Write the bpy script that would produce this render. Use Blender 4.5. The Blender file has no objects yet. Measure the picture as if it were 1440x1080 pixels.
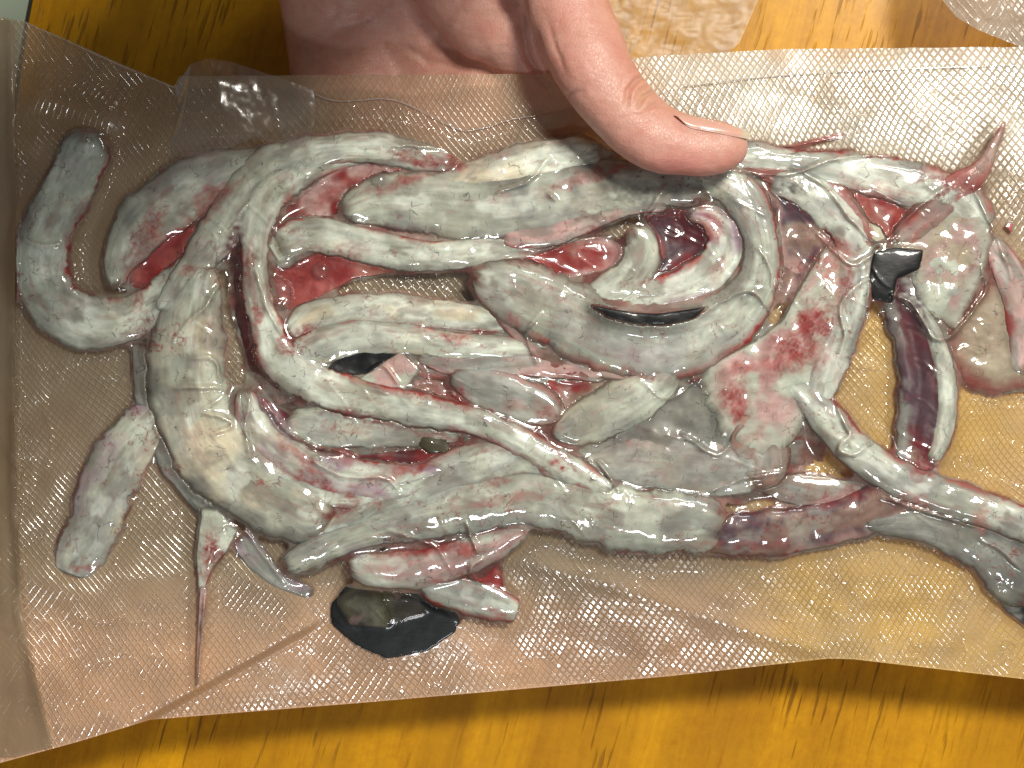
import bpy, math, random
import numpy as np
from mathutils import Vector
R = math.radians
random.seed(7)
MM = 0.001
HC = 0.42          # camera height above the bag
PX = 1.0/6000.0    # metres per photograph pixel at z = 0
sc = bpy.context.scene
C = sc.collection

# ------------------------------------------------------------------ camera
cam_d = bpy.data.cameras.new('camera'); cam = bpy.data.objects.new('camera', cam_d); C.objects.link(cam)
cam.location = (0, 0, HC)
cam_d.sensor_width = 36; cam_d.lens = 36*HC/0.24; cam_d.clip_start = 0.01; cam_d.clip_end = 20
sc.camera = cam
# ------------------------------------------------------------------ room light
w = bpy.data.worlds.new("World"); sc.world = w; w.use_nodes = True
bg = w.node_tree.nodes['Background']; bg.inputs[0].default_value = (0.66, 0.66, 0.64, 1); bg.inputs[1].default_value = 0.10
sc.view_settings.view_transform = 'Standard'; sc.view_settings.look = 'None'
sc.view_settings.exposure = 0.22; sc.view_settings.gamma = 1.0
def area(name, loc, target, size, size_y, power, col):
    l = bpy.data.lights.new(name, 'AREA'); l.shape = 'RECTANGLE'; l.size = size; l.size_y = size_y; l.energy = power; l.color = col
    o = bpy.data.objects.new(name, l); C.objects.link(o); o.location = loc
    d = Vector(target) - Vector(loc); o.rotation_euler = d.to_track_quat('-Z', 'Y').to_euler(); return o
area('ceiling_lamp', (0.30, 0.34, 0.75), (0.02, -0.01, 0), 0.15, 0.15, 6.7, (1.0, 0.94, 0.84))
area('added_streak_lamp', (0.06, -0.60, 0.65), (0.037, -0.05, 0), 0.16, 0.08, 1.3, (0.95, 0.98, 1.0))  # added cool lamp, aimed to put the bright streak on the lower film
area('added_strip_lamp', (0.28, 0.60, 0.65), (0.0, 0.0, 0), 0.40, 0.05, 0.9, (0.90, 0.97, 1.0))  # added long narrow light for streaky highlights on the film
sc.cycles.max_bounces = 10; sc.cycles.transparent_max_bounces = 16; sc.cycles.caustics_reflective = False; sc.cycles.caustics_refractive = False

# ------------------------------------------------------------------ helpers
def P(px, py, z):
    s = (HC - z)/HC*PX
    return (px-720)*s, -(py-540)*s, z
def hash2(ix, iy, seed):
    n = (ix.astype(np.int64)*374761393 + iy.astype(np.int64)*668265263 + seed*1442695041) & 0xffffffff
    n = ((n ^ (n >> 13))*1274126177) & 0xffffffff
    n = n ^ (n >> 16)
    return (n & 0xffffff)/float(0xffffff)
def vnoise(x, y, seed=0):
    x = np.asarray(x, float); y = np.asarray(y, float)
    ix = np.floor(x); iy = np.floor(y); fx = x-ix; fy = y-iy
    fx = fx*fx*fx*(fx*(fx*6-15)+10); fy = fy*fy*fy*(fy*(fy*6-15)+10)
    a = hash2(ix, iy, seed); b = hash2(ix+1, iy, seed); c = hash2(ix, iy+1, seed); d = hash2(ix+1, iy+1, seed)
    return ((a*(1-fx)+b*fx)*(1-fy) + (c*(1-fx)+d*fx)*fy)*2-1
def fbm(x, y, seed=0, o=4):
    r = 0; a = 0.55; s = 1.0
    for i in range(o):
        r = r + a*vnoise(x*s+i*17.3, y*s+i*9.1, seed+i*31); a *= 0.5; s *= 2.03
    return r
def sstep(a, b, x):
    t = np.clip((x-a)/(b-a), 0, 1); return t*t*(3-2*t)
def segdist(x, y, pts):
    """distance to a polyline and the position along it (0..1)"""
    best = np.full(np.shape(x), 1e9); al = np.zeros(np.shape(x)); n = len(pts)-1
    for i in range(n):
        ax, ay = pts[i][:2]; bx, by = pts[i+1][:2]
        dx, dy = bx-ax, by-ay; L = dx*dx+dy*dy+1e-9
        t = np.clip(((x-ax)*dx+(y-ay)*dy)/L, 0, 1)
        d = np.hypot(x-(ax+t*dx), y-(ay+t*dy)); m = d < best
        best = np.where(m, d, best); al = np.where(m, (i+t)/n, al)
    return best, al
def mesh_np(name, V, quads, mat, cols=None, uv=None, smooth=True, tris=None, fac=None):
    me = bpy.data.meshes.new(name)
    V = np.asarray(V, np.float32); nv = len(V)
    q = np.asarray(quads, np.int32).reshape(-1, 4)
    t = np.asarray(tris, np.int32).reshape(-1, 3) if tris is not None and len(tris) else np.zeros((0, 3), np.int32)
    me.vertices.add(nv); me.vertices.foreach_set('co', V.ravel())
    loops = np.concatenate([q.ravel(), t.ravel()]); me.loops.add(len(loops)); me.loops.foreach_set('vertex_index', loops)
    st = np.concatenate([np.arange(len(q))*4, len(q)*4+np.arange(len(t))*3]).astype(np.int32)
    me.polygons.add(len(st)); me.polygons.foreach_set('loop_start', st)
    me.polygons.foreach_set('use_smooth', np.full(len(st), smooth, bool))
    me.update(calc_edges=True); me.validate()
    if cols is not None:
        a = me.attributes.new('tone', 'FLOAT_COLOR', 'POINT')
        a.data.foreach_set('color', np.concatenate([cols, np.ones((nv, 1))], 1).astype(np.float32).ravel())
    if fac is not None:
        a = me.attributes.new('fac', 'FLOAT', 'POINT'); a.data.foreach_set('value', fac.astype(np.float32))
    if uv is not None:
        a = me.attributes.new('path', 'FLOAT_VECTOR', 'POINT')
        a.data.foreach_set('vector', np.concatenate([uv, np.zeros((nv, 1))], 1).astype(np.float32).ravel())
    me.materials.append(mat)
    return me
def obj(name, me, parent=None, label=None, cat=None, group=None, kind=None):
    o = bpy.data.objects.new(name, me); C.objects.link(o); o.parent = parent
    for k, v in (('label', label), ('category', cat), ('group', group), ('kind', kind)):
        if v: o[k] = v
    return o
def gridq(n, m, off=0, wrap=False):
    i, j = np.meshgrid(np.arange(n-1), np.arange(m if wrap else m-1), indexing='ij')
    j2 = (j+1) % m
    return np.stack([i*m+j, (i+1)*m+j, (i+1)*m+j2, i*m+j2], -1).reshape(-1, 4)+off
def catmull(pts, step):
    """pts: (x, y, hw, z); resampled every `step` pixels"""
    p = np.array(pts, float); p = np.vstack([2*p[0]-p[1], p, 2*p[-1]-p[-2]])
    out = []
    for i in range(1, len(p)-2):
        n = 24; t = np.linspace(0, 1, n, endpoint=False)[:, None]
        a, b, c, d = p[i-1], p[i], p[i+1], p[i+2]
        out.append(0.5*((2*b)+(-a+c)*t+(2*a-5*b+4*c-d)*t*t+(-a+3*b-3*c+d)*t**3))
    o = np.vstack(out+[p[-2][None]])
    L = np.concatenate([[0], np.cumsum(np.hypot(*np.diff(o[:, :2], axis=0).T))])
    n = max(8, int(L[-1]/step)); s = np.linspace(0, L[-1], n)
    r = np.stack([np.interp(s, L, o[:, k]) for k in range(o.shape[1])], 1)
    return r, s

# ------------------------------------------------------------------ material helpers
class NT:
    def __init__(s, name):
        s.m = bpy.data.materials.new(name); s.m.use_nodes = True; s.t = s.m.node_tree; s.t.nodes.clear()
        s.out = s.t.nodes.new('ShaderNodeOutputMaterial')
    def n(s, typ, ins=None, **kw):
        nd = s.t.nodes.new('ShaderNode'+typ)
        for k, v in kw.items(): setattr(nd, k, v)
        for k, v in (ins or {}).items(): s.set(nd, k, v)
        return nd
    def set(s, nd, k, v):
        i = nd.inputs[k]
        if isinstance(v, bpy.types.NodeSocket): s.t.links.new(v, i)
        elif isinstance(v, bpy.types.Node): s.t.links.new(v.outputs[0], i)
        else:
            if isinstance(v, tuple) and len(v) == 3 and i.type == 'RGBA': v = (*v, 1)
            i.default_value = v
    def math(s, op, a, b=0.0, c=0.0):
        nd = s.t.nodes.new('ShaderNodeMath'); nd.operation = op
        s.set(nd, 0, a); s.set(nd, 1, b); s.set(nd, 2, c); return nd.outputs[0]
    def mix(s, f, a, b, mode='MIX'):
        nd = s.t.nodes.new('ShaderNodeMix'); nd.data_type = 'RGBA'; nd.blend_type = mode
        s.set(nd, 0, f); s.set(nd, 6, a); s.set(nd, 7, b); return nd.outputs[2]
    def ramp(s, f, stops):
        nd = s.t.nodes.new('ShaderNodeValToRGB'); s.set(nd, 0, f); e = nd.color_ramp.elements
        while len(e) < len(stops): e.new(0.5)
        for el, (p, c) in zip(e, stops): el.position = p; el.color = (c, c, c, 1) if not isinstance(c, tuple) else (*c, 1)
        return nd.outputs[0]
    def noise(s, vec, scale, detail=4, rough=0.55, dist=0.0):
        return s.n('TexNoise', {'Vector': vec, 'Scale': scale, 'Detail': detail, 'Roughness': rough, 'Distortion': dist}).outputs[0]
    def done(s, shader): s.t.links.new(shader.outputs[0], s.out.inputs[0]); return s.m

def flesh_material(name, sss=0.5, rough=0.45, vein=1.0, coat=1.0, alpha=1.0, spots=1.0):
    N = NT(name)
    pos = N.n('NewGeometry').outputs['Position']
    tone = N.n('Attribute', attribute_name='tone').outputs['Color']
    path = N.n('Attribute', attribute_name='path').outputs['Vector']
    fib = N.n('Mapping', {'Vector': path, 'Scale': (0.35, 1.0, 1.0)}).outputs[0]
    nf = N.noise(fib, 900, 4, 0.6, 0.4)              # muscle fibres along the strip
    nm = N.noise(pos, 260, 5, 0.6)                   # mottling
    nb = N.noise(pos, 75, 3)
    v = N.ramp(nf, [(0.3, 0.86), (0.7, 1.08)])
    c = N.mix(1.0, tone, v, 'MULTIPLY')
    v2 = N.ramp(nm, [(0.32, 0.80), (0.66, 1.12)])
    c = N.mix(0.8, c, v2, 'MULTIPLY')
    c = N.mix(N.ramp(nb, [(0.56, 0.0), (0.72, 0.28*spots)]), c, (0.60, 0.60, 0.44))
    c = N.mix(N.ramp(N.noise(pos, 120, 4, 0.6, 0.5), [(0.60, 0.0), (0.72, 0.32*spots)]), c, (0.42, 0.25, 0.24))
    # short dark branching capillaries
    wp = N.n('VectorMath', {0: pos, 1: N.n('VectorMath', {0: N.n('TexNoise', {'Vector': pos, 'Scale': 300.0, 'Detail': 3.0}).outputs['Color'], 3: 0.004}, operation='SCALE').outputs[0]}, operation='ADD').outputs[0]
    vo = N.n('TexVoronoi', {'Vector': wp, 'Scale': 230.0}, feature='DISTANCE_TO_EDGE').outputs[0]
    crack = N.ramp(vo, [(0.004, 1.0), (0.022, 0.0)])
    msk = N.ramp(N.noise(pos, 380, 2), [(0.54, 0.0), (0.60, 1.0)])
    ck = N.math('MULTIPLY', N.math('MULTIPLY', crack, msk), 0.72*vein)
    c = N.mix(ck, c, (0.055, 0.04, 0.045))
    h = N.math('ADD', N.math('MULTIPLY', nf, 0.5), N.math('MULTIPLY', nm, 1.0))
    h = N.math('ADD', h, N.math('MULTIPLY', N.noise(pos, 1500, 2), 0.12))
    bmp = N.n('Bump', {'Height': h, 'Strength': 0.22, 'Distance': 0.0004})
    # the film that clings to the flesh gives it a second, wrinkled gloss
    wr = N.n('Mapping', {'Vector': pos, 'Rotation': (0, 0, 0.5), 'Scale': (1.0, 0.45, 1.0)}).outputs[0]
    wn = N.noise(wr, 190, 3, 0.5, 1.2)
    ridge = N.math('SUBTRACT', 1.0, N.math('MULTIPLY', N.math('ABSOLUTE', N.math('SUBTRACT', wn, 0.5)), 9.0))
    ridge = N.math('POWER', N.math('MAXIMUM', ridge, 0.0), 2.0)
    cb = N.n('Bump', {'Height': N.math('ADD', N.math('MULTIPLY', ridge, 0.05), N.math('MULTIPLY', N.noise(pos, 75, 1), 1.6)), 'Strength': 0.10, 'Distance': 0.0014})
    p = N.n('BsdfPrincipled', {'Base Color': c, 'Roughness': rough, 'Normal': bmp, 'Subsurface Weight': sss, 'Subsurface Radius': (1.0, 0.5, 0.4), 'Subsurface Scale': 0.0026,
                               'Coat Weight': coat, 'Coat Roughness': 0.065, 'Coat IOR': 1.65, 'Coat Normal': cb, 'Specular IOR Level': 0.35})
    tr = N.n('BsdfTransparent', {'Color': (0.96, 0.90, 0.86)})
    fa = N.n('Attribute', attribute_name='fac').outputs['Fac']
    a = N.math('MULTIPLY_ADD', N.noise(pos, 140, 3), 0.35, alpha-0.17) if alpha < 1 else 1.0
    edge = N.math('MULTIPLY_ADD', N.math('SUBTRACT', N.noise(pos, 420, 3), 0.5), N.math('MULTIPLY', N.math('SUBTRACT', 1.0, fa), 1.6), fa)
    return N.done(N.n('MixShader', {0: N.math('MAXIMUM', N.math('MINIMUM', N.math('MULTIPLY', edge, a), 1.0), 0.0), 1: tr, 2: p}))
M_FLESH = flesh_material('wet_pale_flesh')
M_THIN = flesh_material('thin_translucent_membrane', sss=0.2, alpha=0.70)
M_BLACK = flesh_material('wet_black_membrane', sss=0.0, rough=0.45, vein=0.0, coat=0.2, spots=0.0)

def embossed_film(name, tint, base_fac, pitch=0.00145, strength=0.5, through=(0.93, 0.84, 0.74), rough=0.20):
    """milky film with a pressed diamond grid"""
    N = NT(name)
    pos = N.n('NewGeometry').outputs['Position']
    tone = N.n('Attribute', attribute_name='tone').outputs['Color']
    fac = N.n('Attribute', attribute_name='fac').outputs['Fac']
    wv = N.n('VectorMath', {0: N.n('TexNoise', {'Vector': pos, 'Scale': 12.0, 'Detail': 1.5}).outputs['Color'], 3: 0.020}, operation='SCALE').outputs[0]
    q = N.n('VectorMath', {0: pos, 1: wv}, operation='ADD').outputs[0]
    def lines(ang, p):
        mp = N.n('Mapping', {'Vector': q, 'Rotation': (0, 0, ang)}).outputs[0]
        x = N.n('SeparateXYZ', {0: mp}).outputs[0]
        return N.math('ABSOLUTE', N.math('SINE', N.math('MULTIPLY', x, math.pi/p)))
    a = lines(R(33), pitch); b = lines(R(-42), pitch*0.86)
    g = N.math('MINIMUM', a, b)
    h = N.ramp(g, [(0.0, 1.0), (0.30, 0.32), (0.65, 0.0)])
    hw_ = N.math('MULTIPLY', h, N.ramp(N.noise(pos, 38, 4, 0.65), [(0.36, 0.25), (0.56, 1.1)]))
    h2 = N.math('ADD', hw_, N.math('MULTIPLY', N.noise(pos, 900, 3), 0.5))
    h2 = N.math('ADD', h2, N.math('MULTIPLY', N.noise(pos, 120, 3), 0.9))
    bmp = N.n('Bump', {'Height': h2, 'Strength': strength, 'Distance': 0.00026})
    cl = N.mix(N.ramp(N.noise(pos, 45, 4, 0.6), [(0.35, 0.0), (0.7, 0.45)]), tone, tint)
    pr = N.n('BsdfPrincipled', {'Base Color': cl, 'Roughness': 0.42, 'Normal': bmp, 'Specular IOR Level': 0.6, 'Coat Weight': 1.0, 'Coat Roughness': rough, 'Coat IOR': 1.6, 'Coat Normal': bmp})
    tl = N.n('BsdfTranslucent', {'Color': cl})
    body = N.n('MixShader', {0: 0.25, 1: pr, 2: tl})
    tr = N.n('BsdfTransparent', {'Color': through})
    f = N.math('ADD', N.math('MULTIPLY', h, 0.03), N.math('MULTIPLY', N.noise(pos, 60, 4), 0.22))
    f = N.math('ADD', f, N.math('ADD', fac, base_fac))
    return N.done(N.n('MixShader', {0: f, 1: tr, 2: body}))
M_EMB = embossed_film('embossed_milky_film', (0.64, 0.50, 0.36), 0.0)
def clear_film(name, milk=0.025, rough=0.11, bump=0.18, milkcol=(0.75, 0.72, 0.68), refl=0.035, grid=False):
    N = NT(name)
    pos = N.n('NewGeometry').outputs['Position']
    n1 = N.noise(pos, 120, 1, 0.5, 0.8)
    n2 = N.noise(pos, 60, 2)
    bmp = N.n('Bump', {'Height': N.math('ADD', N.math('MULTIPLY', n1, 0.6), n2), 'Strength': bump*.5, 'Distance': 0.0015})
    if grid:   # where it lies on the embossed sheet the clear film takes its relief
        fa = N.n('Attribute', attribute_name='fac').outputs['Fac']
        wv = N.n('VectorMath', {0: N.n('TexNoise', {'Vector': pos, 'Scale': 12.0, 'Detail': 1.5}).outputs['Color'], 3: 0.020}, operation='SCALE').outputs[0]
        q = N.n('VectorMath', {0: pos, 1: wv}, operation='ADD').outputs[0]
        def lines(ang, p):
            x = N.n('SeparateXYZ', {0: N.n('Mapping', {'Vector': q, 'Rotation': (0, 0, ang)}).outputs[0]}).outputs[0]
            return N.math('ABSOLUTE', N.math('SINE', N.math('MULTIPLY', x, math.pi/p)))
        g = N.math('MINIMUM', lines(R(33), .00145), lines(R(-42), .001247))
        hh = N.math('MULTIPLY', N.ramp(g, [(0.0, 1.0), (0.30, 0.32), (0.65, 0.0)]), N.ramp(N.noise(pos, 38, 4, 0.65), [(0.36, 0.45), (0.56, 1.1)]))
        bmp = N.n('Bump', {'Height': N.math('MULTIPLY', hh, fa), 'Strength': .42, 'Distance': 0.00026, 'Normal': bmp})
    lw = N.n('LayerWeight', {'Blend': 0.32, 'Normal': bmp}).outputs['Fresnel']
    gl = N.n('BsdfGlossy', {'Color': (1, 1, 1), 'Roughness': rough, 'Normal': bmp})
    tr = N.n('BsdfTransparent', {'Color': (0.975, 0.975, 0.965)})
    df = N.n('BsdfDiffuse', {'Color': milkcol, 'Normal': bmp})
    a = N.n('MixShader', {0: N.math('MULTIPLY', N.ramp(N.noise(pos, 90, 4, 0.65), [(0.35, 0.35), (0.7, 1.6)]), milk), 1: tr, 2: df})
    return N.done(N.n('MixShader', {0: N.math('MULTIPLY_ADD', lw, 0.35, refl), 1: a, 2: gl}))
M_CLEAR = clear_film('clear_front_film')
M_FRONT = clear_film('clear_front_film_over_emboss', grid=True)
M_EDGE = clear_film('clear_film_edge', milk=0.45, rough=0.08, refl=0.25)
M_MILKY = clear_film('smooth_milky_film', milk=0.07, rough=0.16, milkcol=(0.60, 0.56, 0.52), refl=0.09)

# ------------------------------------------------------------------ wood table
N = NT('yellow_varnished_wood')
pos = N.n('NewGeometry').outputs['Position']
gp = N.n('Mapping', {'Vector': pos, 'Rotation': (0, 0, R(15))}).outputs[0]
st = N.n('Mapping', {'Vector': gp, 'Scale': (1.0, 0.09, 1.0)}).outputs[0]
g1 = N.math('ADD', N.math('MULTIPLY', N.noise(st, 260, 5, 0.65, 0.8), 0.6), N.math('MULTIPLY', N.noise(pos, 420, 4, 0.7), 0.4)); g2 = N.noise(st, 34, 3, 0.5, 0.5)
c = N.mix(N.ramp(g1, [(0.3, 0.0), (0.72, 1.0)]), (0.46, 0.19, 0.001), (0.86, 0.43, 0.004))
c = N.mix(N.ramp(g2, [(0.40, 0.55), (0.62, 0.0)]), c, (0.30, 0.115, 0.002))
sd = N.n('Mapping', {'Vector': gp, 'Scale': (1.0, 0.07, 1.0)}).outputs[0]
dash = N.ramp(N.noise(sd, 900, 2, 0.5, 0.15), [(0.585, 0.0), (0.68, 1.0)])
dm = N.ramp(N.noise(N.n('Mapping', {'Vector': gp, 'Scale': (1.0, 0.3, 1.0)}).outputs[0], 75, 2), [(0.42, 0.0), (0.56, 1.0)])
dk = N.math('MULTIPLY', dash, dm)
c = N.mix(N.math('MULTIPLY', dk, 0.8), c, (0.20, 0.08, 0.005))
c = N.mix(N.ramp(N.noise(pos, 30, 4), [(0.4, 0.0), (0.7, 0.25)]), c, (0.70, 0.36, 0.012))
bmp = N.n('Bump', {'Height': N.math('SUBTRACT', N.math('MULTIPLY', g1, 0.4), dk), 'Strength': 0.4, 'Distance': 0.0004})
M_WOOD = N.done(N.n('BsdfPrincipled', {'Base Color': c, 'Roughness': 0.45, 'Normal': bmp, 'Specular IOR Level': 0.25, 'Coat Weight': 0.08, 'Coat Roughness': 0.15}))
ZT = -0.030
x0, x1, y0, y1, th, bv = -0.45, 0.42, -0.36, 0.40, 0.026, 0.003
V = []; 
for (z, d) in ((ZT-th, bv), (ZT-th+bv, 0), (ZT-bv, 0), (ZT, bv)):
    V += [(x0+d, y0+d, z), (x1-d, y0+d, z), (x1-d, y1-d, z), (x0+d, y1-d, z)]
Q = [(3, 2, 1, 0), (12, 13, 14, 15)]
for k in range(3):
    for j in range(4): Q.append((k*4+j, k*4+(j+1) % 4, k*4+4+(j+1) % 4, k*4+4+j))
obj('table_top', mesh_np('table_top', V, Q, M_WOOD, smooth=False), None, 'yellow varnished wooden table top with short dark grain dashes under the bag', 'table')

# ------------------------------------------------------------------ colours
PAL = dict(pale=(0.52, 0.55, 0.45), white=(0.69, 0.73, 0.63), grey=(0.36, 0.37, 0.33), dim=(0.27, 0.27, 0.24), cream=(0.60, 0.54, 0.40), pink=(0.56, 0.36, 0.33),
           red=(0.28, 0.032, 0.030), blood=(0.33, 0.010, 0.010), maroon=(0.10, 0.018, 0.024), mauve=(0.44, 0.33, 0.38), purple=(0.10, 0.055, 0.07),
           black=(0.006, 0.007, 0.008), olive=(0.075, 0.068, 0.035), dusk=(0.035, 0.028, 0.020), brown=(0.27, 0.17, 0.13), rose=(0.42, 0.10, 0.085), beige=(0.50, 0.42, 0.30), slate=(0.20, 0.20, 0.175))
PAL = {k: np.array(v) for k, v in PAL.items()}
# stains that belong to the flesh: (x, y, rx, ry, angle, colour, strength)
SPOTS = [
 (205,330,16,60,30,'red',.75),(235,345,30,14,-50,'red',.6),(285,300,60,10,-45,'red',.75),(195,420,12,22,20,'red',.8),(330,345,12,40,5,'maroon',.9),
 (300,270,40,10,-25,'rose',.6),(265,380,12,8,0,'red',.7),(590,225,45,9,10,'red',.9),(640,228,22,10,30,'blood',.7),(480,265,60,9,-30,'rose',.8),(560,258,50,9,-18,'red',.8),
 (352,380,8,40,0,'red',.7),(362,440,7,30,0,'rose',.8),(400,490,14,14,0,'red',.8),(450,372,60,22,-15,'red',.9),(405,400,30,22,-40,'red',.9),(415,470,30,9,-20,'red',.8),
 (560,305,9,6,0,'red',.6),(830,250,70,9,-16,'red',.8),(860,310,60,7,8,'maroon',.6),(800,358,60,16,-5,'red',.9),(650,405,22,9,40,'red',.8),(720,450,14,10,40,'blood',.7),
 (640,475,26,8,10,'rose',.8),(900,525,40,6,12,'red',.8),(620,560,30,14,40,'red',.6),(650,560,14,20,-30,'blood',.6),(770,585,14,26,-30,'red',.8),(780,650,10,10,0,'blood',1.),(792,660,8,6,0,'blood',1.),
 (790,640,50,5,40,'red',.7),(520,590,90,5,12,'red',.7),(640,620,60,6,14,'red',.6),(450,680,80,8,22,'red',.8),(390,590,40,9,55,'mauve',.8),(420,640,50,8,38,'rose',.8),
 (560,665,60,8,-15,'rose',.7),(620,640,60,5,-30,'red',.8),(480,718,26,10,-20,'red',.8),(560,775,40,10,-8,'red',.85),(570,783,8,7,0,'blood',.8),(640,770,28,9,-12,'red',.8),(660,775,16,10,10,'rose',.8),
 (640,815,40,6,-10,'red',.8),(700,862,20,6,20,'rose',.8),(500,775,18,10,-20,'mauve',.6),(690,680,40,5,-10,'red',.6),(720,700,60,6,-8,'rose',.5),
 (1150,450,26,34,20,'red',1.),(1120,490,36,26,20,'red',1.),(1190,400,14,30,10,'blood',.8),(1130,450,12,20,10,'blood',.8),(1100,505,30,10,-20,'blood',.9),(1040,520,34,12,-20,'rose',.7),(1165,380,18,26,0,'rose',.9),(1100,520,30,14,-20,'red',.7),(1035,560,26,24,0,'blood',.85),(1040,580,18,14,0,'blood',.9),(1140,500,40,20,0,'rose',.5),
 (1180,350,26,14,20,'rose',.8),(1060,610,30,8,-40,'rose',.5),(1230,270,50,14,8,'rose',.6),(1230,300,40,26,8,'red',.5),(1340,258,50,8,14,'red',.8),(1380,260,18,14,0,'red',.7),(1300,660,22,14,-40,'red',.8),
 (1290,640,16,30,0,'red',.5),(1300,530,12,60,-5,'purple',.9),(1285,430,16,40,-20,'purple',.9),(1180,700,44,12,-12,'red',.8),(1060,765,70,8,0,'red',.6),(1380,735,10,20,0,'rose',.8),(1290,705,26,12,20,'rose',.7),
 (1060,740,60,9,-8,'purple',.8),(950,300,40,14,-20,'maroon',.7),(1000,310,30,14,60,'rose',.7),(960,365,26,10,-40,'red',.8),(1010,380,20,12,-60,'rose',.5),(300,780,14,34,-8,'red',1.),(290,800,8,30,-8,'blood',.7),
 (720,570,14,8,0,'rose',.3),(100,228,16,16,0,'mauve',.35),(105,262,18,8,0,'grey',.4),(150,650,10,50,30,'mauve',.6),(120,800,24,5,-8,'rose',.6),(170,690,14,40,20,'grey',.5),(290,560,14,40,0,'cream',.5),
 (250,600,10,60,-20,'grey',.7),(240,450,10,60,0,'grey',.5),(330,720,50,12,30,'slate',.5),(880,275,70,14,0,'slate',.8),(960,262,60,12,5,'slate',.5),(840,290,40,10,0,'grey',.6),(900,500,50,14,5,'mauve',.45),
 (830,480,50,12,25,'grey',.5),(950,480,60,10,-8,'grey',.5),(1110,262,14,9,20,'black',.8),(860,240,60,8,-10,'brown',.5),(1210,240,60,10,5,'white',.5),(600,240,14,10,0,'pink',.6),(930,640,90,20,5,'brown',.35),(1000,600,30,30,0,'dim',.5),
 (740,740,60,10,-6,'grey',.5),(560,720,60,10,-25,'grey',.5),(1140,640,20,14,0,'brown',.6),(455,600,40,10,0,'white',.3),
]
def paint(col, px, py, seed, amt=1.0):
    wx = px+9*fbm(px/14., py/14., seed+5, 3); wy = py+9*fbm(px/14.+40, py/14., seed+6, 3)
    vn = np.clip(1-np.abs(fbm(wx/34., wy/26., 400, 4))*24, 0, 1)*sstep(.02, .35, fbm(px/60., py/60., 401, 2))
    vn2 = np.clip(1-np.abs(fbm(wx/20., wy/24., 402, 3))*16, 0, 1)*sstep(.1, .4, fbm(px/50., py/50., 403, 2))
    vn = (np.maximum(vn, vn2*.8)**1.6*.9*amt)[:, None]
    col = col*(1-vn)+np.array((.27, .015, .015))*vn
    for k, (x, y, rx, ry, a, cn, s) in enumerate(SPOTS):
        if px.max() < x-80 or px.min() > x+80 or py.max() < y-80 or py.min() > y+80: continue
        ca, sa = math.cos(R(a)), math.sin(R(a)); dx, dy = wx-x, wy-y
        d = np.sqrt(((dx*ca+dy*sa)/rx)**2+((-dx*sa+dy*ca)/ry)**2)
        st = (0.72+0.5*vnoise(px/5., py/5., k+3)).clip(0, 1)
        if cn in ('red', 'blood', 'rose'):
            net = (1-np.abs(fbm(px/16., py/16., k+300, 4))*3.2).clip(0, 1)
            st = (0.42+0.95*net+0.45*sstep(.7, .2, d)).clip(0, 1)*(.8+.3*vnoise(px/3., py/3., k+3))
        f = (sstep(1.45, 0.5, d)*s*amt*st).clip(0, 1)[:, None]
        col = col*(1-f)+PAL[cn]*f
    return col

OBS_S = 2.0
REC = []      # flesh meshes whose upper side the vacuum film presses to its own shape
GX0, GY0, GW, GH = -90, -60, 820, 620
OBS = np.full((GH, GW), -99.0)
def splat(px, py, z):
    ix = np.rint((px-GX0)/OBS_S).astype(int); iy = np.rint((py-GY0)/OBS_S).astype(int)
    m = (ix >= 0) & (ix < GW) & (iy >= 0) & (iy < GH)
    np.maximum.at(OBS, (iy[m], ix[m]), z[m])

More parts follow.
